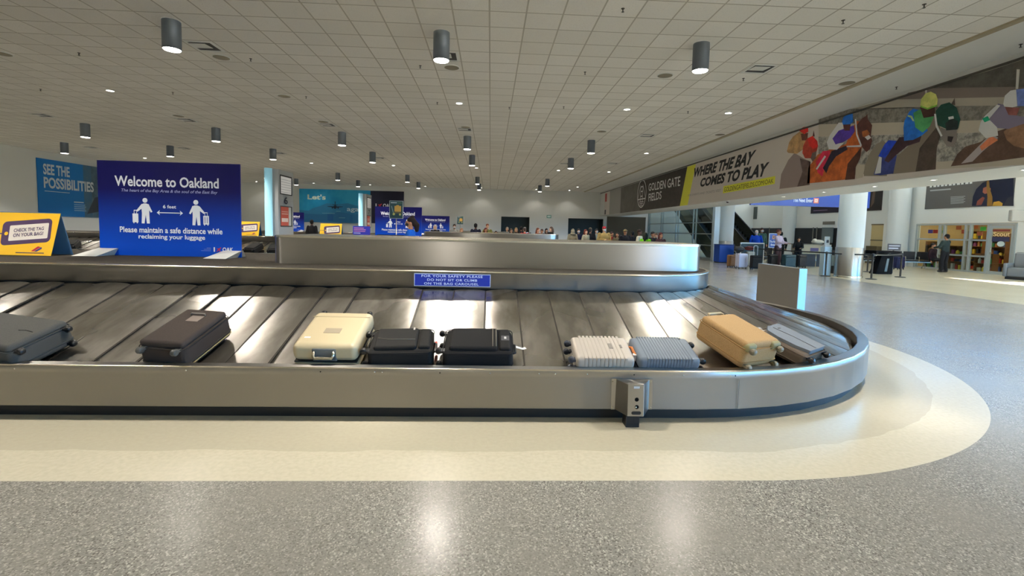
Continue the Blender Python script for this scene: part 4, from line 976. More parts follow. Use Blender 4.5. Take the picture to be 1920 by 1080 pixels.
# 2 dark brown soft case
t = thing('suitcase', 'dark brown soft suitcase with a pale label patch, second bag from the left', 'suitcase', group=GRP)
m1 = fabric('brown_black_fabric', rgb(66, 58, 54), rgb(54, 48, 45)); soft_case(t, .40, .60, .26, m1, fabric('brown_black_2', rgb(58, 54, 50), rgb(48, 44, 42)), wm=mat('grey_wheel', rgb(70, 70, 68), .4), pocket=False)
shell('lid', t, -.19, -.29, .2, .19, .29, .268, m1, .03)
b = MB(); b.box(-.04, .06, .268, .07, .16, .2705, paint(118, 106, 98)); b.build('label_patch', t)
b = MB(); b.tube([(x, y, .05) for x, y in rounded_rect(-.203, -.303, .203, .303, .045, .045, 5)], .0045, 6, paint(150, 138, 96), closed=True); b.build('piping', t)
loop_handle(t, [(-.07, .17, .27), (-.06, .18, .283), (.06, .18, .283), (.07, .17, .27)], .006, paint(120, 112, 104), 'carry_handle')
loop_handle(t, [(-.08, .30, .13), (-.07, .33, .13), (.07, .33, .13), (.08, .30, .13)], .011, BLACK)
on_plate(t, x=-2.64, v=.28, rot=math.radians(-6))
# 3 cream hard case, handle to the camera
t = thing('suitcase', 'large cream hard-shell suitcase with a chrome handle facing the viewer', 'suitcase', group=GRP)
cr = mat('cream_shell', rgb(184, 170, 138), .42, 0, .4); hard_case(t, .54, .62, .25, cr, r=.055)
b = MB(); b.box(-.07, .02, .2495, .07, .10, .2525, paint(150, 138, 118)); b.build('badge', t)
b = MB(); b.box(.15, .17, .2505, .20, .19, .2525, paint(240, 236, 225)); b.build('sticker', t); 
b = MB(); b.box(-.26, -.20, .249, .26, -.19, .2515, paint(160, 148, 120)); b.build('shell_crease', t)
shell('handle_recess', t, -.10, .285, .10, .10, .314, .22, paint(92, 96, 98), .012)
loop_handle(t, [(-.08, .305, .20), (-.08, .335, .17), (-.07, .345, .15), (.07, .345, .15), (.08, .335, .17), (.08, .305, .20)], .013, STEEL_EDGE)
on_plate(t, x=-1.36, v=.30, rot=PI-.01)
# 4 black soft case
t = thing('suitcase', 'black soft suitcase with a curved front zip, right beside the cream case', 'suitcase', group=GRP)
bk = fabric('black_fabric', rgb(38, 37, 36), rgb(28, 28, 28)); soft_case(t, .38, .54, .23, bk)
b = MB(); b.tube([(.02, -.20, .2315), (.045, -.10, .232), (.05, .12, .232)], .003, 6, paint(90, 86, 78)); b.build('zip', t)
b = MB(); b.box(-.155, .09, .2305, -.115, .105, .233, paint(170, 166, 158)); b.build('badge', t)
loop_handle(t, [(-.195, -.05, .10), (-.212, -.045, .10), (-.212, .045, .10), (-.195, .05, .10)], .007, BLACK, 'side_handle')
loop_handle(t, [(-.07, .27, .11), (-.06, .295, .11), (.06, .295, .11), (.07, .27, .11)], .011, BLACK)
b = MB(); b.box(-.15, .275, .02, -.11, .30, .085, paint(200, 60, 40)); b.build('red_luggage_tag', t)
on_plate(t, x=-.755, v=.19, rot=-PI/2+.06)
# 5 black soft case with trolley zips and a white paper tag
t = thing('suitcase', 'black soft suitcase with two cross zips and a white paper tag on its right end', 'suitcase', group=GRP)
soft_case(t, .40, .60, .23, fabric('black_fabric_2', rgb(34, 34, 35), rgb(24, 24, 26)))
for y in (.125, .155):
    b = MB(); b.tube([(-.15, y, .2325), (.15, y, .2325)], .003, 6, paint(128, 120, 104)); b.build('zip', t)
b = MB(); b.box(-.04, .20, .221, .04, .27, .2245, paint(60, 60, 66)); b.build('badge', t)
b = MB(); b.box(-.02, .225, .2245, .015, .245, .2258, paint(190, 190, 190)); b.build('badge_print', t)
loop_handle(t, [(-.205, -.04, .10), (-.222, -.035, .10), (-.222, .035, .10), (-.205, .04, .10)], .007, BLACK, 'side_handle')
loop_handle(t, [(-.07, .30, .11), (-.06, .325, .11), (.06, .325, .11), (.07, .30, .11)], .012, BLACK)
b = MB(); b.add([(-.05, .31, .10), (-.085, .31, .10), (-.125, .40, .045), (-.095, .405, .045), (-.19, .43, .015), (-.165, .445, .012)], [(0, 1, 2, 3), (3, 2, 4, 5)], paint(225, 226, 222)); o = b.build('paper_tag', t)
q = o.modifiers.new('solid', 'SOLIDIFY'); q.thickness = .002
on_plate(t, x=-.085, v=.20, rot=-PI/2)
# 6 silver ribbed
t = thing('suitcase', 'pale silver ribbed cabin suitcase with an orange strap handle', 'suitcase', group=GRP)
sv = mat('silver_shell', rgb(186, 178, 168), .4, .15); hard_case(t, .37, .51, .175, sv, rib=11, r=.035, wm=mat('dark_blue_wheel', rgb(44, 50, 64), .4))
b = MB(); b.box(-.05, .06, .179, .03, .095, .1825, paint(140, 134, 126)); b.build('badge', t)
b = MB(); b.box(-.03, .16, .179, .02, .178, .1825, paint(126, 120, 114)); b.build('badge', t)
loop_handle(t, [(.08, .255, .13), (.07, .285, .14), (-.05, .285, .14), (-.07, .255, .13)], .013, paint(196, 120, 60))
b = MB(); b.box(.06, .262, .09, .09, .29, .15, paint(225, 220, 220)); b.build('luggage_tag', t)
on_plate(t, x=1.01, v=.15, rot=-PI/2)
# 7 blue grey ribbed
t = thing('suitcase', 'blue-grey ribbed cabin suitcase right of the silver one', 'suitcase', group=GRP)
bg = mat('blue_grey_shell', rgb(104, 116, 130), .42, .05); hard_case(t, .37, .54, .175, bg, rib=16, r=.035)
b = MB(); b.box(.14, -.20, .1795, .155, -.185, .183, BLACK); b.build('badge', t)
on_plate(t, x=1.57, v=.15, rot=PI/2)
# 8 tan
t = thing('suitcase', 'tan soft-sided suitcase tilted against the rim near the carousel corner', 'suitcase', group=GRP)
tn = fabric('tan_fabric', rgb(172, 140, 98), rgb(158, 128, 88), 120, .7); wt = mat('tan_wheel', rgb(120, 112, 92), .4)
soft_case(t, .44, .57, .25, tn, fabric('tan_fabric_2', rgb(160, 124, 80), rgb(146, 114, 74), 120), wm=wt, pocket=False)
shell('lid', t, -.212, -.275, .18, .212, .275, .258, tn, .035)
for sx in (-1, 1): shell('corner_guard', t, sx*.15-.06, -.30, .17, sx*.15+.06, -.21, .248, mat('olive_corner', rgb(140, 132, 92), .6), .03)
loop_handle(t, [(-.09, .285, .235), (-.08, .315, .242), (.08, .315, .242), (.09, .285, .235)], .012, paint(176, 160, 128))
on_plate(t, x=2.31, v=.32, rot=math.radians(20), roll=math.radians(6), lift=.035)
# 9 grey blue with curved front
t = thing('suitcase', 'grey-blue suitcase with a curved brown side panel, last bag before the corner', 'suitcase', group=GRP)
gb = fabric('grey_blue_fabric', rgb(118, 124, 130), rgb(106, 112, 120), 200, .7)
soft_case(t, .42, .50, .17, fabric('taupe_fabric', rgb(96, 84, 72), rgb(84, 74, 64)), None, pocket=False)
b = MB(); pts = [(.205, -.25), (.205, .26), (-.02, .26), (-.11, .20), (-.14, .08), (-.14, -.12), (-.10, -.25)]; b.prism([(x_, y_*.92) for x_, y_ in pts], .12, .176, gb); b.build('front_panel', t, bevel=.012)
b = MB(); b.box(.06, .16, .1755, .10, .175, .179, paint(66, 64, 62)); b.build('badge', t)
b = MB(); b.tube([(.03, -.22, .178), (.04, 0, .1785), (.02, .2, .178)], .0025, 6, paint(78, 80, 84)); b.build('zip', t)
wheel(t, -.1, .27, .13, m=paint(176, 172, 164), out=1)
on_plate(t, phi=math.radians(24.5), v=.25, rot=math.radians(8))
# bags on the middle carousel seen through the gap beside the welcome board
ms = MB
BG0 = None
for i, (x, v, rot, lb) in enumerate(((-8.2, .5, .2, 'dark suitcase on the middle carousel below the small yellow sign'), (-9.0, .5, -.1, 'dark suitcase on the middle carousel, left of the one beside it'), (-15.6, .4, .4, 'small dark bag on the middle carousel behind the large yellow tent sign'))):
    if BG0 is None:
        BG0 = thing('suitcase', lb, 'suitcase', group='dark bags on the middle carousel'); soft_case(BG0, .44, .66, .26, bk); o = BG0
    else: o = copy_tree(BG0)
    o['label'] = lb; on_plate(o, x=x, v=v, rot=rot, yc=YC0+DY)
def PXX(px, Y): return at(px, 470, Y=Y).x
# ------------------------------------------------------------------ the hall on the right
# glass screen with the escalators behind
GX = 13.75
m = MB()
for y in (28.6, 31.3, 31.75, 34.3, 34.75, 37.4, 37.85, 40.6, 41.0): m.box(GX-.04, y-.04, 0, GX+.04, y+.04, 4.6, ALU)
for z in (.9, 1.62, 2.35): m.box(GX-.03, 28.6, z-.03, GX+.03, 41, z+.03, ALU)
m.box(GX-.05, 28.6, 4.6, GX+.05, 41, 4.75, ALU); m.box(GX-.05, 28.6, 0, GX+.05, 41, .12, ALU)
struct(m.build('window_4'))
m = MB(); m.box(GX-.006, 28.65, .12, GX+.006, 40.95, 4.6, GLASS); struct(m.build('window_5'))
t = thing('corner_post', 'pale tall square post at the near end of the glass screen', 'post', (GX-.1, 28.3, 0)); m = MB(); m.box(-.16, -.16, 0, .16, .16, 5.2, mat('pale_post', rgb(205, 214, 214), .35)); m.build('post', t, bevel=.01)
def escalator(x, label):
    t = thing('escalator', label, 'escalator', (x, 31, 0), group='escalators behind the glass screen')
    def pr(pts, x0, x1, mm, name, bev=0):
        b = MB(); n = len(pts); vs = [(x0, p[0], p[1]) for p in pts]+[(x1, p[0], p[1]) for p in pts]
        b.add(vs, [tuple(range(n)), tuple(range(2*n-1, n-1, -1))]+[(i, n+i, n+(i+1) % n, (i+1) % n) for i in range(n)], mm); return b.build(name, t, bevel=bev)
    pr([(0, 0), (1.2, 0), (9.5, 4.6), (11, 4.6), (11, 5.0), (9.3, 5.0), (1.0, .35), (0, .35)], -.62, .62, mat('escalator_truss', rgb(90, 86, 76), .3, .9), 'truss')
    for s_ in (-1, 1):
        pr([(0, .35), (1.0, .35), (9.3, 5.0), (11, 5.0), (11, 5.8), (9.1, 5.8), (.8, 1.15), (0, 1.15)], s_*.58-.03, s_*.58+.03, mat('brass_steel', rgb(150, 136, 104), .22, 1), 'balustrade')
        b = MB(); b.tube([(s_*.58, -.1, .8), (s_*.58, 0, 1.18), (s_*.58, .8, 1.2), (s_*.58, 9.1, 5.86), (s_*.58, 11, 5.86)], .045, 8, BLACK); b.build('handrail', t)
    b = MB()
    for i in range(22): b.box(-.5, 1+i*.38, .34+i*.213, .5, 1.42+i*.38, .37+(i+1)*.213, mat('step_metal', rgb(70, 70, 70), .35, .8))
    b.build('steps', t)
escalator(15.6, 'nearer escalator seen through the glass screen'); escalator(18.0, 'farther escalator behind the glass screen')

# black partition against the far right wall
m = MB(); m.box(RX-.14, 30.9, 0, RX-.02, BY, 2.25, mat('black_partition', rgb(16, 16, 18), .5))
t = thing('black_partition', 'long black partition along the foot of the far right wall behind the counters', 'partition', (RX-.1, 37, 0))
m.build('panels', t, off=t.location)
for y in (34.2, 34.6, 40.2): MB().box(RX-.17, y-.04, 0, RX-.14, y+.04, 2.3, paint(120, 116, 106)).build('divider', t, off=t.location)
t = thing('glazed_booth_panel', 'grey glazed panel let into the black partition', 'panel', (RX-.2, 33.0, 0)); MB().box(-.03, -.55, 1.2, .03, .55, 2.28, paint(96, 108, 110)).build('pane', t)
MB().box(-.02, -.5, 0, .02, .5, 1.2, BLACK).build('base', t)
t = thing('grille_vent', 'small dark louvre above the black partition', 'air vent', (RX-.03, 33.2, 2.5)); MB().box(0, -.6, 0, .02, .6, .22, paint(110, 106, 98)).build('louvre', t)

# shop front
SH = mat('shop_frame', rgb(176, 182, 180), .4, .3)
t0 = 26.1
m = MB()
for y in (26.08, 24.72, 24.45, 23.30, 23.05, 22.18, 20.95): m.box(RX-.02, y-.045, 0, RX+.12, y+.045, 2.46, SH)
for z in (.04, .82, 1.62, 2.42):
    m.box(RX-.01, 22.18, z-.04, RX+.11, 26.08, z+.04, SH)
m.box(RX-.01, 20.95, 2.38, RX+.11, 22.18, 2.46, SH)
struct(m.build('window_6'))
m = MB(); m.box(RX+.04, 22.2, .05, RX+.05, 26.05, 2.42, GLASS); struct(m.build('window_7'))
m = MB(); 
for q in ((21.0, .0, 22.14, .14), (21.0, 2.2, 22.14, 2.36), (21.0, .14, 21.14, 2.2), (22.0, .14, 22.14, 2.2)): m.box(RX, q[0], q[1], RX+.06, q[2], q[3], SH)
d = struct(m.build('door_1'))
MB().box(RX+.02, 21.14, .14, RX+.03, 22.0, 2.2, GLASS).build('pane', d)
MB().tube([(RX-.06, 21.95, .95), (RX-.06, 21.95, 1.25)], .014, 8, STEEL_EDGE).build('door_handle', d)
t = thing('shop_door_sign', 'shop name lettering and dark band on the glass door of the shop', 'sign', (RX-.01, 21.57, 1.5))
P = Board((RX-.004, 21.97, 1.5), (0, -1, 0), (0, 0, 1)); P.off = Vector(t.location)
m = MB(); P.rect(m, 0, .08, .78, .30, paint(52, 54, 84)); P.rect(m, .0, .56, .78, .66, paint(110, 50, 48)); P.disc(m, .42, -.03, .17, paint(205, 216, 212), 2, .13); m.build('decals', t)
m = MB(); P.text(m, 'Scout', .04, .33, .78, .54, paint(236, 214, 160), .02); m.build('lettering', t)
m = MB(); m.box(RX+.25, 20.2, 0, RX+4, 20.3, 2.9, paint(190, 166, 120)); m.box(RX+.25, 26.7, 0, RX+4, 26.8, 2.9, paint(190, 166, 120)); m.box(RX+4, 20.2, 0, RX+4.1, 26.8, 2.9, paint(176, 150, 104)); m.box(RX+.2, 20.2, 2.9, RX+4.1, 26.8, 3.0, WHITE)
m.box(RX+.25, 20.2, 0, RX+.26, 20.85, 2.9, WHITE); struct(m.build('wall_shop'))
light('shop_light', 'AREA', (RX+2, 23.5, 2.85), 120, (1, .82, .55), (0, 0, -1), shape='RECTANGLE', size=3, size_y=5)
shelfw = paint(120, 84, 48)
sc_ = [paint(190, 60, 50), paint(60, 90, 160), paint(226, 196, 70), paint(90, 160, 90), paint(180, 120, 70), paint(210, 205, 190), paint(130, 60, 110), paint(40, 44, 60)]
for i, (x, y) in enumerate(((25.2, 25.6), (25.4, 24.4), (26.6, 23.5), (25.3, 22.9), (27.2, 25.2), (27.4, 21.8))):
    t = thing('display_shelf', 'wooden display shelf with goods inside the shop', 'shelf', (x, y, 0), group='display shelves inside the shop')
    h = (1.5, 1.3, 2.0, .95, 2.1, 2.2)[i]
    MB().box(-.02, -.45, 0, .0, .45, h, shelfw).box(-.35, -.45, 0, -.02, -.42, h, shelfw).box(-.35, .42, 0, -.02, .45, h, shelfw).build('side_panel', t)
    nz = int(h/.42)
    for k in range(nz+1): MB().box(-.35, -.42, k*.42, -.02, .42, k*.42+.03, shelfw).build('shelf', t)
    for k in range(nz):
        for j in range(4):
            g_ = thing('shop_goods', 'small coloured goods on a shelf inside the shop', 'goods', (x-.18, y-.32+j*.21, k*.42+.03), group='goods on the shop shelves')
            hh = random.uniform(.12, .32); w_ = random.uniform(.05, .085); b = MB()
            if random.random() < .5: b.lathe([(w_, 0), (w_, hh*.7), (w_*.5, hh*.85), (w_*.5, hh)], n=12)
            else: b.box(-.07, -w_, 0, .07, w_, hh)
            b.build('pack', g_, random.choice(sc_), bevel=0)
for i, (y, z, c_) in enumerate(((25.0, 2.2, (236, 200, 60)), (24.0, 2.25, (226, 110, 60)), (23.7, 2.05, (220, 90, 60)), (23.15, 2.3, (230, 120, 60)), (22.75, 2.2, (110, 220, 90)), (22.9, 1.95, (220, 120, 90)), (25.6, 2.05, (90, 70, 170)), (25.3, 2.05, (200, 60, 60)), (24.9, 2.05, (90, 150, 60)))):
    t = thing('paper_decoration', 'bright paper shape hanging inside the shop window', 'decoration', (RX+.35, y, z), group='paper shapes hanging in the shop window')
    MB().box(-.005, -.14, -.10, .005, .14, .10, paint(*c_)).build('paper', t, bevel=.004); MB().tube([(0, 0, .1), (0, 0, 2.9-z)], .002, 4, WHITE).build('string', t)
# shuttered kiosk left of the wall column
m = MB(); m.box(RX+.02, 28.4, 0, RX+.1, 29.35, 2.5, paint(196, 176, 128)); m.box(RX-.01, 28.4, 1.45, RX+.05, 29.35, 1.5, paint(90, 82, 64)); m.box(RX-.01, 28.4, 2.42, RX+.05, 29.35, 2.5, paint(120, 110, 90)); m.box(RX-.3, 28.45, 0, RX+.02, 29.3, 1.1, paint(84, 74, 50)); struct(m.build('window_8'))

# the blue beam sign
P = Board((13.9, 25.0, 3.22), (1, 0, 0), (0, 0, 1)); W_, H_ = 6.6, 1.5
t = poster('hanging_sign', 'long royal blue overhead sign beyond the soffit lettered The Next Enter', 'sign', P, W_, H_, mat('sign_royal_blue', rgb(14, 58, 150), .4), .12)
m = MB(); P.text(m, 'The Next Enter', 2.32, .22, 3.42, .42, WT, .02); m.build('lettering', t)
m = MB(); P.rect(m, 3.46, .18, 3.74, .46, paint(226, 120, 90), 1); P.rect(m, 3.51, .23, 3.69, .41, paint(240, 214, 200), 2); P.rect(m, 3.57, .30, 3.63, .34, paint(226, 120, 90), 3); m.build('arrow_badge', t)
for x in (.6, 3.3, 6.0): MB().tube([(x, .06, 1.5), (x, .06, 3.78)], .02, 6, ALU).build('hanger', t)

# standing blue signs
def blue_stand(loc, label, w_=.5, h_=.78, rz=0):
    t = thing('floor_sign', label, 'sign', loc, rz); P = Board((-w_/2, 0, .95), (1, 0, 0), (0, 0, 1))
    m = MB(); P.slab(m, 0, 0, w_, h_, .03, paint(200, 206, 214)); P.rect(m, .03, .03, w_-.03, h_-.03, mat('sign_royal_blue', rgb(14, 58, 150), .4), 1); m.build('panel', t)
    m = MB(); P.rect(m, w_*.38, h_*.60, w_*.62, h_*.86, paint(226, 160, 90), 2); P.rect(m, w_*.45, h_*.65, w_*.55, h_*.8, paint(60, 60, 90), 3); m.build('badge', t)
    m = MB(); P.text(m, 'The Next', w_*.10, h_*.36, w_*.9, h_*.50, WT, .03); P.text(m, 'Enter', w_*.22, h_*.14, w_*.78, h_*.28, WT, .03); m.build('lettering', t)
    MB().lathe([(.18, 0), (.18, .02), (.03, .03), (.02, .95)], n=16).build('pole', t, STEEL_EDGE)
blue_stand((PXX(1449, 25), 25, 0), 'upright royal blue The Next Enter floor sign left of the counter')
blue_stand((PXX(1580, 22.6), 22.6, 0), 'upright royal blue sign half hidden by the near white column', .6, .8)

# steel panel by the carousel end
t = thing('steel_barrier_panel', 'free-standing brushed steel box panel just behind the right end of the foreground carousel', 'barrier', (5.95, 8.75, 0))
m = MB(); m.box(-.06, 0, .03, .10, 1.4, .99, STEEL); m.build('panel', t, bevel=.008); MB().box(-.05, .03, 0, .09, 1.37, .03, BLACK).build('foot', t)

# counters, kiosk, bins
t = thing('service_counter', 'grey-tan service counter with a black base behind the belt barrier', 'counter', (PXX(1521, 25), 25.0, 0))
MB().box(-.9, -.35, .72, .8, .35, 1.16, paint(150, 144, 124)).build('upper_body', t, bevel=.01); MB().box(-.95, -.4, 1.16, .85, .4, 1.2, paint(96, 92, 78)).build('top', t); MB().box(-.85, -.3, 0, .75, .3, .72, BLACK).build('base', t)
MB().box(-1.2, -.62, .68, .8, -.3, .72, paint(140, 136, 118)).build('ledge', t); MB().tube([(-.1, -.55, 0), (-.1, -.55, .68)], .02, 8, STEEL_EDGE).build('leg', t); MB().box(-.3, -.36, .82, .15, -.355, 1.0, paint(54, 50, 100)).build('plate', t)
t = thing('desk_phone', 'cream rounded machine on top of the service counter', 'machine', (PXX(1532, 25), 25.0, 1.2)); b = MB(); b.ell((0, 0, .12), (.34, .2, .13), paint(176, 172, 158)); b.build('body', t); b = MB(); b.ell((-.2, -.05, .2), (.11, .1, .1), paint(214, 208, 196)); b.build('cover', t)
t = thing('check_in_kiosk', 'pale blue-white upright kiosk beside the left barrier post', 'kiosk', (PXX(1549, 19.1), 19.1, 0))
MB().box(-.16, -.14, 0, .16, .14, 1.2, mat('kiosk_white', rgb(190, 212, 224), .35)).build('body', t, bevel=.02); MB().box(-.14, -.10, 1.2, .14, .06, 1.28, paint(200, 200, 196)).build('top', t, bevel=.01); MB().box(-.10, -.02, 1.28, .12, .03, 1.62, paint(196, 196, 190)).build('screen', t, bevel=.01); MB().box(-.03, -.025, 1.36, .07, -.02, 1.48, paint(80, 80, 80)).build('display', t)
MB().box(.17, -.15, .42, .55, -.13, .86, paint(176, 196, 200)).build('side_sheet', t)
t = thing('litter_bin', 'dark brown round litter bin between the kiosk and the near column', 'bin', (PXX(1567, 20.4), 20.4, 0)); MB().lathe([(.33, 0), (.34, .05), (.34, .82), (.30, .95), (.20, 1.0)], n=28).build('body', t, paint(42, 34, 28)); MB().lathe([(.20, 1.0), (.19, 1.03), (.001, 1.03)], n=28).build('lid', t, BLACK)
t = thing('recycling_bin', 'royal blue box-shaped bin left of the far white column', 'bin', (PXX(1357, 26.6), 26.6, 0)); MB().box(-.42, -.35, .04, .42, .35, 1.0, mat('bin_blue', rgb(16, 70, 170), .4)).build('body', t, bevel=.03); MB().box(-.43, -.36, 1.0, .43, .36, 1.05, paint(24, 60, 130)).build('lid', t, bevel=.02); MB().box(-.38, -.3, 0, .38, .3, .04, BLACK).build('base', t)
t = thing('litter_bin', 'dark slatted litter bin at the foot of the glass screen', 'bin', (12.2, 28.9, 0)); MB().box(-.5, -.3, 0, .5, .3, .95, paint(34, 42, 44)).build('body', t, bevel=.02); MB().box(-.52, -.32, .95, .52, .32, 1.0, paint(150, 150, 140)).build('top', t)
# framed screen
t = thing('framed_partition', 'dark teal panel in a white frame behind the suitcases', 'partition', (PXX(1410, 25.2), 25.2, 0))
MB().box(-.62, -.02, .1, .62, .02, 1.14, paint(38, 58, 62)).build('panel', t)
for nm, q in (('frame_top', (-.66, -.03, 1.14, .66, .03, 1.2)), ('frame_side', (-.66, -.03, 0, -.62, .03, 1.14)), ('frame_side', (.62, -.03, 0, .66, .03, 1.14))): MB().box(*q, WHITE).build(nm, t)
# barrier posts with belts
def barrier(loc, label, to=None):
    t = thing('barrier_post', label, 'barrier post', loc)
    MB().lathe([(.19, 0), (.19, .015), (.14, .03), (.05, .04)], n=28).build('base', t, BLACK); MB().lathe([(.034, .03), (.034, .9)], n=18).build('post', t, BLACK); MB().lathe([(.042, .9), (.045, .92), (.045, .99), (.03, 1.01)], n=18).build('belt_head', t, BLACK)
    if to:
        d = Vector(to)-Vector(loc); b = MB(); n = 12; L = []
        for i in range(n+1): s = i/n; L.append(Vector((d.x*s, d.y*s, .96-.05*4*s*(1-s)*.5)))
        vs = [tuple(p+Vector((0, 0, e))) for p in L for e in (-.025, .025)]
        b.add(vs, [(2*i, 2*i+2, 2*i+3, 2*i+1) for i in range(n)], BLACK); o = b.build('belt', t); q = o.modifiers.new('solid', 'SOLIDIFY'); q.thickness = .003
barrier((13.7, 18.72, 0), 'black belt barrier post at the left end of the line by the kiosk', (14.75, 17.75, 0))
barrier((14.85, 17.75, 0), 'black belt barrier post standing in front of the near white column', (17.05, 18.9, 0))
barrier((17.1, 18.95, 0), 'black belt barrier post at the right end of the line', (17.7, 21.3, 0))
barrier((17.85, 21.6, 0), 'black belt barrier post behind the others, right of the near column', None)
barrier((13.0, 24.2, 0), 'distant black belt barrier post left of the service counter', (13.7, 18.8, 0))
t = thing('black_podium', 'black podium with a wide top and flared foot behind the barrier posts', 'podium', (PXX(1655, 20.6), 20.6, 0))
m = MB(); m.add([(-.40, -.2, 0), (.34, -.2, 0), (.34, .2, 0), (-.40, .2, 0), (-.12, -.14, .92), (.42, -.14, .92), (.42, .14, .92), (-.12, .14, .92)], [(0, 3, 2, 1), (4, 5, 6, 7), (0, 1, 5, 4), (1, 2, 6, 5), (2, 3, 7, 6), (3, 0, 4, 7)], mat('podium_black', rgb(14, 14, 16), .9, 0, .1)); m.build('body', t)
m = MB(); m.add([(-.02, -.205, .12), (.1, -.205, .12), (.22, -.15, .75), (.12, -.15, .75)], [(0, 1, 2, 3)], paint(70, 84, 88)); m.build('grey_stripe', t)
MB().box(-.55, -.3, .9, .55, .3, 1.05, mat('podium_black', rgb(14, 14, 16), .9, 0, .1)).build('top', t, bevel=.01); b = MB(); b.box(.0, -.31, .88, .12, -.3, .95, paint(215, 210, 190)); b.build('sticker', t)
P = Board((PXX(1676, 20.9)-.3, 20.9, 1.06), (1, 0, 0), (0, 0, 1)); t = poster('counter_notice', 'small black notice with white lines standing behind the right barrier post', 'sign', P, .62, .30, paint(22, 24, 34), .02)
m = MB(); P.rect(m, .05, .19, .57, .23, paint(170, 170, 180), 1); P.rect(m, .05, .08, .5, .12, paint(190, 190, 200), 1); m.build('lettering', t)
MB().box(.28, .02, -1.06, .34, .05, 0, BLACK).build('stand', t)

# rows of black seats
def bench(loc, n, rz, label):
    t = thing('beam_seating', label, 'seating', loc, rz, group=None)
    for i in range(n):
        x = (i-(n-1)/2)*.6
        o = shell('seat', t, x-.26, -.25, .40, x+.26, .22, .46, paint(24, 25, 30), .02); o = shell('backrest', t, x-.26, .20, .48, x+.26, .26, .92, paint(24, 25, 30), .02)
    MB().box(-n*.3, -.05, .33, n*.3, .05, .39, ALU).build('beam', t)
    for s_ in (-1, 1):
        x = s_*(n*.3-.3); b = MB(); b.tube([(x, -.25, .015), (x, 0, .33), (x, .25, .015)], .022, 6, ALU); b.build('leg', t)
    for i in range(n+1):
        x = (i-n/2)*.6; b = MB(); b.tube([(x, .2, .42), (x, .18, .64), (x, -.2, .64), (x, -.22, .42)], .016, 6, STEEL_EDGE); b.build('armrest', t)
bench((20.6, 25.2, 0), 4, .1, 'row of black seats right of the wall column')
bench((22.6, 24.9, 0), 4, -.4, 'row of black seats in front of the shop window')
bench((15.5, 27.2, 0), 4, .0, 'row of black seats behind the suitcases, left of the service counter')
t = thing('armchair', 'grey upholstered armchair cut by the right edge of the picture', 'armchair', (22.35, 18.9, 0), -1.2)
gch = paint(104, 108, 112); shell('seat', t, -.35, -.35, .12, .35, .3, .5, gch, .06); shell('backrest', t, -.35, .2, .4, .35, .42, 1.15, gch, .08); shell('arm', t, -.48, -.35, .1, -.34, .35, .68, gch, .05); shell('arm', t, .34, -.35, .1, .48, .35, .68, gch, .05); MB().box(-.4, -.3, 0, .4, .35, .12, BLACK).build('base', t)
t = thing('hanging_sign', 'small rounded grey box sign projecting from the wall at the right edge', 'sign', (23.3, 20.0, 2.48)); shell('case', t, -.45, -.1, 0, .45, .1, .52, paint(140, 140, 138), .06); MB().box(.4, -.03, .2, 1.02, .03, .3, ALU).build('bracket', t)

# suitcases on the hall floor
def upright(t, o_builder): pass
def floor_case(loc, rz, label, W, L, H, m_, hard=False, rib=None, handle=None, grp=None):
    t = thing('suitcase', label, 'suitcase', loc, group=grp)
    (hard_case(t, W, L, H, m_, rib=rib) if hard else soft_case(t, W, L, H, m_))
    if handle:
        b = MB(); b.tube([(-.09, L/2-.02, .05), (-.09, L/2+.42, .05), (-.05, L/2+.45, .05), (.05, L/2+.45, .05), (.09, L/2+.42, .05), (.09, L/2-.02, .05)], .011, 8, handle); b.build('telescopic_handle', t)
    t.rotation_euler = (Matrix.Rotation(rz, 3, 'Z') @ Matrix.Rotation(PI/2, 3, 'X')).to_euler(); t.location = (loc[0], loc[1], L/2+.063); return t
sv2 = mat('white_ribbed_shell', rgb(196, 196, 214), .3, .1)
floor_case((PXX(1387, 22.2), 22.2, 0), .25, 'white and silver ribbed suitcase standing on the hall floor', .5, .66, .28, sv2, True, 9)
t = thing('tote_bag', 'black bag resting on top of the white ribbed suitcase', 'bag', (PXX(1386, 22.2), 22.2, .79)); b = MB(); b.ell((0, 0, .13), (.26, .15, .15), BLACK); b.build('body', t); b = MB(); b.tube([(-.1, 0, .22), (-.08, 0, .36), (.08, 0, .36), (.1, 0, .22)], .012, 6, BLACK); b.build('strap', t)
floor_case((PXX(1369, 22.9), 22.9, 0), .3, 'brown soft suitcase behind the white ribbed one', .40, .55, .26, paint(128, 94, 62))
floor_case((PXX(1416, 21.7), 21.7, 0), -.1, 'black soft suitcase with a tall chrome pull handle on the hall floor', .48, .60, .28, bk, handle=paint(225, 228, 232))
floor_case((PXX(1404, 24.2), 24.2, 0), .1, 'pale grey suitcase behind the black one on the hall floor', .42, .68, .26, paint(170, 164, 150))
t = thing('duffel_bag', 'dark red bag on top of the pale grey suitcase', 'bag', (PXX(1404, 24.2), 24.15, .815)); b = MB(); b.ell((0, 0, .10), (.28, .14, .11), paint(110, 34, 34)); b.build('body', t); b = MB(); b.tube([(-.12, 0, .17), (-.1, 0, .27), (.1, 0, .27), (.12, 0, .17)], .012, 6, BLACK); b.build('strap', t)
floor_case((PXX(1476, 23), 23, 0), .1, 'dark teal suitcase in front of the black seats', .62, .62, .3, paint(26, 58, 68))
floor_case((PXX(1446, 23.6), 23.6, 0), .1, 'dark grey suitcase behind the steel barrier panel', .42, .60, .28, paint(40, 40, 42))
floor_case((PXX(1500, 23.6), 23.6, 0), .1, 'black suitcase beside the dark teal one', .46, .60, .28, paint(24, 24, 26))
floor_case((21.3, 23.9, 0), .2, 'navy soft suitcase beside the black seats', .5, .6, .28, paint(24, 28, 66))
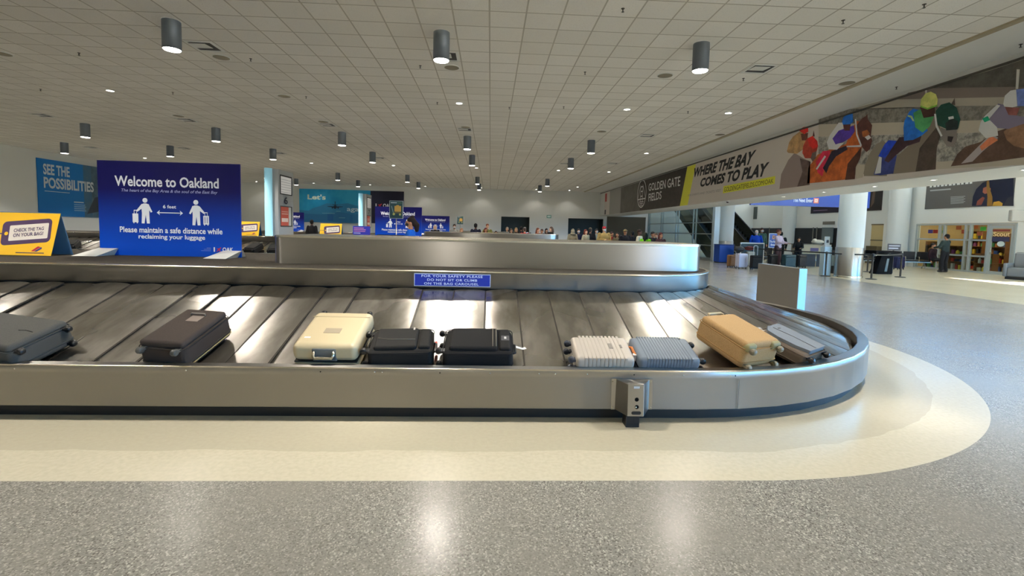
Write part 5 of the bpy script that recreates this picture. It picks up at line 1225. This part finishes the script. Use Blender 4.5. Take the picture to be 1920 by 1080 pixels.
# ------------------------------------------------------------------ people
SKIN = [mat('skin_light', rgb(206, 160, 132), .55), mat('skin_mid', rgb(160, 112, 82), .55), mat('skin_dark', rgb(92, 60, 44), .55)]
def taper(mb, pts, rs, n=12):
    """tapering limb made of overlapping rings; the voxel remesh below fuses everything into one surface"""
    mb.tube(pts, rs, n)
    for p, r in zip(pts, rs): mb.ell(p, (r, r, r), None, 10, 7)
def fused(mb, name, vox, smooth=4):
    o = bpy.data.objects.new(name, mb.mesh(name)); COL.objects.link(o)
    r = o.modifiers.new('r', 'REMESH'); r.mode = 'VOXEL'; r.voxel_size = vox; r.use_smooth_shade = True
    s = o.modifiers.new('s', 'SMOOTH'); s.factor = .5; s.iterations = smooth
    me = baked(o); old = o.data; bpy.data.objects.remove(o); bpy.data.meshes.remove(old)
    for p in me.polygons: p.use_smooth = True
    me.materials.clear(); me.materials.append(None); return me
POSES = {   # elbow and wrist for the left (-x) and right (+x) arm, facing -y
 'down': (((-.25, .03, 1.12), (-.24, -.07, .88)), ((.25, .03, 1.12), (.24, -.07, .88))),
 'crossed': (((-.25, -.02, 1.14), (.02, -.22, 1.16)), ((.25, -.02, 1.14), (-.02, -.24, 1.12))),
 'phone': (((-.24, -.04, 1.14), (-.07, -.27, 1.25)), ((.25, .02, 1.13), (.22, -.12, .92))),
 'reach': (((-.24, -.12, 1.16), (-.18, -.38, 1.10)), ((.24, -.10, 1.16), (.17, -.36, 1.12)))}
LEGS = {'stand': (((-.10, 0, .93), (-.11, -.02, .50), (-.11, .02, .09)), ((.10, 0, .93), (.12, -.03, .50), (.13, 0, .09))),
        'walk': (((-.10, 0, .93), (-.11, -.14, .52), (-.11, -.20, .10)), ((.10, 0, .93), (.11, .02, .50), (.12, .26, .13))),
        'sit': (((-.10, 0, .52), (-.13, -.42, .52), (-.13, -.44, .09)), ((.10, 0, .52), (.13, -.42, .52), (.13, -.44, .09)))}
_pc = {}
def body_meshes(pose, legs, wide):
    k = (pose, legs, wide)
    if k in _pc: return _pc[k]
    dz = -.41 if legs == 'sit' else 0
    Z = lambda p: (p[0]*(1 if abs(p[0]) < .01 else wide), p[1], p[2]+dz)
    arms = [[Z((s*.18, 0, 1.40)), Z(a[0]), Z(a[1])] for s, a in zip((-1, 1), POSES[pose])]
    lg = [[tuple(p) for p in l] for l in LEGS[legs]]
    b = MB()
    # head with jaw, nose and ears, neck, torso
    b.ell((0, .01, 1.63+dz), (.078, .096, .112)); b.ell((0, -.03, 1.575+dz), (.056, .062, .058)); b.ell((0, -.098, 1.612+dz), (.013, .02, .022), None, 8, 6)
    b.ell((0, -.085, 1.648+dz), (.045, .02, .012), None, 8, 6); b.ell((0, -.086, 1.578+dz), (.026, .014, .009), None, 8, 6)
    for s in (-1, 1): b.ell((s*.08, .015, 1.615+dz), (.012, .022, .032), None, 8, 6)
    taper(b, [(0, .02, 1.40+dz), (0, .01, 1.56+dz)], [.062, .052])
    b.ell((0, 0, 1.26+dz), (.17*wide, .11, .20)); b.ell((0, 0, 1.05+dz), (.145*wide, .10, .18)); b.ell((0, .01, .94+dz), (.165*wide, .115, .12))
    for a in arms:
        taper(b, a, [.052, .042, .027])
        d = (Vector(a[2])-Vector(a[1])).normalized(); w = Vector(a[2]); side = Vector((1 if a[0][0] < 0 else -1, 0, 0)); side = (side-d*side.dot(d)).normalized(); nrm = d.cross(side)
        palm = w+d*.05
        R = Matrix((side, nrm, d)).transposed(); b.ell(palm, (.040, .017, .052), None, 10, 7, R)
        for i, (o_, ln) in enumerate(((-.030, .060), (-.010, .072), (.010, .068), (.029, .052))):
            p0 = palm+side*o_+d*.036; b.tube([p0, p0+d*ln*.55+nrm*.006, p0+d*ln*.9+nrm*.022], [.0105, .0095, .0075], 8)
        p0 = palm-side*.03-d*.02; b.tube([p0, p0-side*.022+d*.03, p0-side*.024+d*.058+nrm*.01], [.013, .011, .009], 8)
    for l in lg: taper(b, l, [.085, .058, .040])
    body = fused(b, 'body', .0095, 3)
    # jacket
    b = MB(); b.ell((0, 0, 1.27+dz), (.195*wide, .135, .20)); b.ell((0, 0, 1.08+dz), (.185*wide, .135, .20)); b.ell((0, 0, .95+dz), (.19*wide, .14, .11)); b.tube([(0, .015, 1.38+dz), (0, .012, 1.475+dz)], [.11, .075], 14)
    for a in arms:
        taper(b, [a[0], a[1], tuple(Vector(a[1]).lerp(Vector(a[2]), .92))], [.078, .060, .045])
    jacket = fused(b, 'jacket', .014, 6)
    b = MB(); z0 = .93+dz
    b.ell((0, .01, z0), (.18*wide, .13, .11))
    for l in lg: taper(b, [l[0], l[1], tuple(Vector(l[1]).lerp(Vector(l[2]), .96))], [.108, .078, .062])
    trousers = fused(b, 'trousers', .014, 5)
    shoes = []
    for l in lg:
        b = MB(); x, y, z = l[2]; b.ell((x, y-.05, max(z-.045, .045)), (.048, .135, .048), None, 14, 8); b.ell((x, y+.01, max(z-.01, .07)), (.045, .06, .06)); shoes.append(fused(b, 'shoe', .010, 2))
    b = MB()
    for s in (-1, 1): b.ell((s*.030, -.083, 1.633+dz), (.011, .006, .006), None, 8, 6)
    eyes = b.mesh('eyes'); eyes.materials.append(None)
    _pc[k] = (body, jacket, trousers, shoes, eyes, dz); return _pc[k]
_hc = {}
def hair_mesh(kind):
    if kind in _hc: return _hc[kind]
    b = MB()
    if kind != 'bald':
        b.ell((0, .028, 1.672), (.090, .104, .098)); b.ell((0, .065, 1.63), (.080, .062, .090))
    if kind == 'long': taper(b, [(0, .085, 1.62), (0, .10, 1.50), (0, .09, 1.38)], [.072, .078, .045]); [taper(b, [(s*.08, .03, 1.64), (s*.085, .04, 1.52), (s*.075, .03, 1.42)], [.032, .034, .02]) for s in (-1, 1)]
    if kind == 'bun': b.ell((0, .05, 1.765), (.05, .05, .03)); taper(b, [(0, .10, 1.66), (0, .15, 1.57), (0, .15, 1.46)], [.05, .07, .05])
    me = fused(b, 'hair', .011, 3); _hc[kind] = me; return me
def cloth(r_, g_, b_, rough=.85): return fabric('cloth_%d_%d_%d' % (r_, g_, b_), rgb(r_, g_, b_), rgb(int(r_*.86), int(g_*.86), int(b_*.86)), 40, rough)
def person(x, y, rz, label, top, legs_c, skin=0, hair='short', hair_c=(40, 30, 26), pose='down', legs='stand', h=1.70, wide=1.0, mask=None, hat=None, zoff=0, hood=False, grp=None):
    h += 5.0*y/890
    t = thing('person', label, 'person', (x, y, zoff), rz, group=grp); s = h/1.742; t.scale = (s, s, s)
    body, jk, tr, sh, eyes, dz = body_meshes(pose, legs, wide)
    def put(name, me, m, par=None):
        o = bpy.data.objects.new(name, me); COL.objects.link(o); o.parent = par or t; o.material_slots[0].link = 'OBJECT'; o.material_slots[0].material = m; return o
    bo = put('body', body, SKIN[skin]); put('jacket', jk, cloth(*top)); put('trousers', tr, cloth(*legs_c))
    for q in sh: put('shoe', q, paint(36, 34, 34))
    put('eyes', eyes, paint(26, 22, 20), bo)
    hm = cloth(*hair_c, .7)
    if hair != 'bald': o = put('hair', hair_mesh(hair), hm); o.location.z = dz
    if mask:
        b = MB(); b.ell((0, -.048, 1.588+dz), (.068, .070, .052)); me = fused(b, 'face_mask', .012, 2); put('face_mask', me, paint(*mask))
    if hat:
        b = MB(); b.ell((0, .015, 1.678+dz), (.094, .108, .074)); b.ell((0, -.10, 1.668+dz), (.070, .075, .014)) if hat[0] == 'cap' else b.ell((0, .01, 1.69+dz), (.15, .16, .012)) if hat[0] == 'brim' else b.ell((0, .01, 1.72+dz), (.085, .1, .07))
        put('hat', fused(b, 'hat', .011, 2), cloth(*hat[1]))
    if hood:
        b = MB(); b.ell((0, .05, 1.60+dz), (.115, .105, .15)); b.ell((0, .06, 1.48+dz), (.15, .12, .09)); put('hood', fused(b, 'hood', .013, 4), cloth(*top))
    return t
def PX(px, Y): return at(px, 430, Y=Y).x
BKC = (30, 30, 34)
DRK = (34, 32, 36)
person(PX(769, 11.6), 11.6, -1.5, 'person in a bright blue top with dark hair tied up, walking left', (20, 90, 190), DRK, 1, 'bun', (34, 24, 22), 'down', 'walk', 1.76, mask=(30, 28, 32))
person(PX(585, 25.6), 25.6, PI, 'person all in black standing before the small welcome board by the pylon', (22, 22, 26), BKC, 2, 'short', (20, 18, 18), h=1.70)
person(PX(816, 27), 27, .2, 'person with pale hair and black clothes in front of the distant welcome board', (28, 28, 32), BKC, 0, 'long', (200, 196, 190), h=1.60)
person(PX(852, 28), 28, .1, 'person in grey-white with dark hair and a face mask, left of the small trolley poster', (178, 176, 168), DRK, 1, 'short', (50, 44, 40), h=1.66, mask=(215, 215, 215))
person(PX(866, 27), 27, .5, 'person with reddish blonde hair bending low behind the middle carousel', (186, 172, 150), DRK, 0, 'long', (170, 120, 90), h=1.44)
person(PX(892, 26), 26, PI-.3, 'person in a navy jacket seen from behind, right of the small trolley poster', (26, 26, 44), BKC, 2, 'short', (24, 22, 22), h=1.72, wide=1.1)
person(PX(914, 26.8), 26.8, .2, 'person with a pale face and brown-red hair in an olive jacket', (116, 112, 60), DRK, 0, 'short', (120, 70, 50), h=1.72)
person(PX(911, 25.6), 25.6, .4, 'person with maroon hair in a yellow-green top, in front of the olive jacket', (196, 200, 80), DRK, 1, 'long', (90, 30, 34), h=1.50)
person(PX(930, 30), 30, 0, 'small person with dark hair just left of the left dark opening', (170, 166, 156), DRK, 0, 'long', (34, 30, 30), h=1.30)
person(PX(951, 29), 29, 0, 'person with grey hair in a pale top at the left of the left dark opening', (150, 150, 146), DRK, 0, 'short', (150, 140, 130), h=1.56)
person(PX(959, 27.5), 27.5, .4, 'person with brown hair in a black top before the left dark opening', (30, 28, 34), DRK, 0, 'long', (90, 72, 58), h=1.48)
person(PX(968, 28.4), 28.4, 0, 'person with long blonde hair in dark clothes before the left dark opening', (46, 40, 38), DRK, 0, 'long', (170, 142, 96), h=1.54)
person(PX(977, 29.5), 29.5, PI, 'person with black hair in dark clothes behind the blonde one', (32, 30, 36), DRK, 1, 'short', (26, 24, 24), h=1.62)
person(PX(984, 26), 26, PI, 'person in a bright red jacket at the right of the left dark opening', (190, 34, 34), DRK, 0, 'short', (70, 56, 50), h=1.56, hat=('beanie', (120, 116, 116)))
person(PX(1009, 25.8), 25.8, .8, 'person with auburn hair in a rust brown jacket', (120, 66, 44), DRK, 0, 'long', (120, 68, 48), 'phone', h=1.56)
person(PX(1016, 26.6), 26.6, -.4, 'person in a dark brown coat right beside the auburn-haired one', (64, 40, 34), DRK, 1, 'short', (60, 34, 28), h=1.50)
person(PX(1025, 27), 27, .3, 'person with a light face and black hair left of the tall brown-haired one', (44, 30, 34), DRK, 0, 'long', (28, 24, 26), h=1.54)
person(PX(1033, 25.8), 25.8, -1.3, 'person with thick brown-grey hair and a long black coat', (26, 28, 30), DRK, 0, 'long', (92, 76, 66), h=1.64, wide=1.15)
person(PX(1074, 25.3), 25.3, PI, 'person in a grey hooded sweater seen from behind, before the right dark opening', (128, 122, 104), DRK, 0, 'short', (110, 106, 92), h=1.55, wide=1.05, hood=True)
person(PX(1085, 26.6), 26.6, 0, 'person in a dark navy coat with a pale mask beside the grey hooded one', (22, 28, 56), DRK, 0, 'short', (70, 64, 60), h=1.56, mask=(205, 215, 220))
person(PX(1099, 24.9), 24.9, .6, 'person with red-brown hair in a cream shirt before the right dark opening', (170, 166, 142), DRK, 0, 'long', (96, 44, 36), h=1.54)
person(PX(1107, 25.9), 25.9, PI-.4, 'person in a black coat and tan knit hat next to the cream shirt', (22, 22, 26), BKC, 1, 'short', (50, 46, 42), h=1.62, wide=1.15, hat=('beanie', (124, 112, 88)))
person(PX(1119, 26.8), 26.8, 0, 'person in a pale grey-green top between the black coat and the red cap', (140, 146, 136), DRK, 0, 'short', (60, 56, 54), h=1.58, mask=(210, 214, 214))
person(PX(1133, 22.3), 22.3, 0, 'person in a red cap, white face mask and tan jacket with folded arms', (166, 140, 84), (60, 56, 50), 0, 'short', (60, 40, 34), 'crossed', h=1.72, wide=1.15, mask=(232, 232, 232), hat=('cap', (150, 30, 46)))
person(PX(1148, 23.4), 23.4, .4, 'person in a dark crimson jacket right of the red cap', (110, 20, 24), DRK, 1, 'short', (40, 26, 26), h=1.46)
person(PX(1158, 22.8), 22.8, -.5, 'person in an olive brown jacket bending between the crimson and black jackets', (86, 80, 60), DRK, 1, 'long', (44, 34, 30), 'reach', h=1.44)
person(PX(1173, 22), 22, .2, 'person in a black jacket and tan brimmed hat', (24, 24, 30), BKC, 1, 'short', (30, 26, 24), h=1.60, wide=1.2, hat=('brim', (120, 104, 70)))
person(PX(1186, 23), 23, PI, 'person in a very dark coat behind the white patterned shirt', (20, 20, 24), BKC, 2, 'short', (22, 20, 20), h=1.52)
person(PX(1200, 20.5), 20.5, .9, 'person in a white patterned shirt with short dark hair', (206, 200, 178), DRK, 2, 'short', (40, 26, 22), h=1.60)
person(PX(1211, 19.6), 19.6, PI-.6, 'person in a lime green jacket with dark hair', (120, 206, 34), DRK, 1, 'long', (26, 30, 20), h=1.48)
person(PX(1225, 21), 21, .5, 'person with curly black hair in a black jacket', (24, 20, 24), BKC, 1, 'short', (22, 20, 24), h=1.52, wide=1.1)
person(PX(1231, 22.4), 22.4, -.6, 'person in a beige top behind the curly black hair', (150, 132, 96), DRK, 1, 'short', (80, 60, 44), h=1.44)
person(PX(1240, 19.2), 19.2, .3, 'person with long red-brown hair at the foot of the glass screen', (60, 34, 38), BKC, 1, 'long', (84, 34, 34), h=1.50)
person(PX(1349, 31), 29.8, -.4, 'person in dark clothes between the pale post and the far white column', (34, 34, 40), BKC, 0, 'short', (60, 50, 44), h=1.74)
person(PX(1419, 29), 29, -.5, 'person with white hair and mask in a royal blue jacket behind the framed partition', (14, 66, 178), DRK, 0, 'short', (214, 206, 190), h=1.74, wide=1.2, mask=(170, 180, 200))
person(PX(1429, 30), 30, 0, 'person in a green-grey top with a white mask behind the blue jacket', (64, 92, 78), DRK, 1, 'short', (60, 40, 34), h=1.90, mask=(232, 228, 224))
person(PX(1461, 24.2), 24.2, .5, 'person in a pale pink jacket stooping beside the blue floor sign', (206, 186, 200), (70, 50, 54), 1, 'short', (110, 60, 50), 'reach', h=1.78)
person(PX(1478, 25), 25.6, PI-.4, 'person in black standing between the blue floor sign and the service counter', (22, 20, 24), BKC, 1, 'short', (24, 20, 22), h=1.66, wide=1.1)
person(PX(1490, 24.6), 24.2, -.7, 'person in black stooping just left of the service counter', (20, 20, 22), BKC, 1, 'long', (20, 18, 20), 'reach', h=1.40)
person(PX(1776, 22.4), 22.4, PI+.2, 'person in a dark grey-green jacket and black trousers at the shop window', (44, 58, 58), BKC, 1, 'short', (24, 22, 24), 'reach', h=1.74)
person(PX(1795, 22.8), 24.0, .3, 'person in dark maroon seated before the shop window', (40, 24, 30), BKC, 1, 'short', (30, 24, 24), 'down', 'sit', h=1.70)
t = thing('podium_sign', 'black counter sign with a yellow emblem in front of the woman in the blue top', 'sign', (-2.62, 12.9, 0))
P = Board((-.42, 0, 1.16), (1, 0, 0), (0, 0, 1)); m = MB(); P.slab(m, 0, 0, .84, .22, .03, paint(20, 20, 20)); m.build('panel', t)
m = MB(); P.rect(m, .08, .05, .16, .17, paint(206, 196, 50), 1); P.rect(m, .10, .08, .14, .14, paint(20, 20, 20), 2); m.build('emblem', t); MB().box(-.3, .03, 0, .3, .3, 1.16, paint(30, 30, 32)).build('podium', t)
#PART8
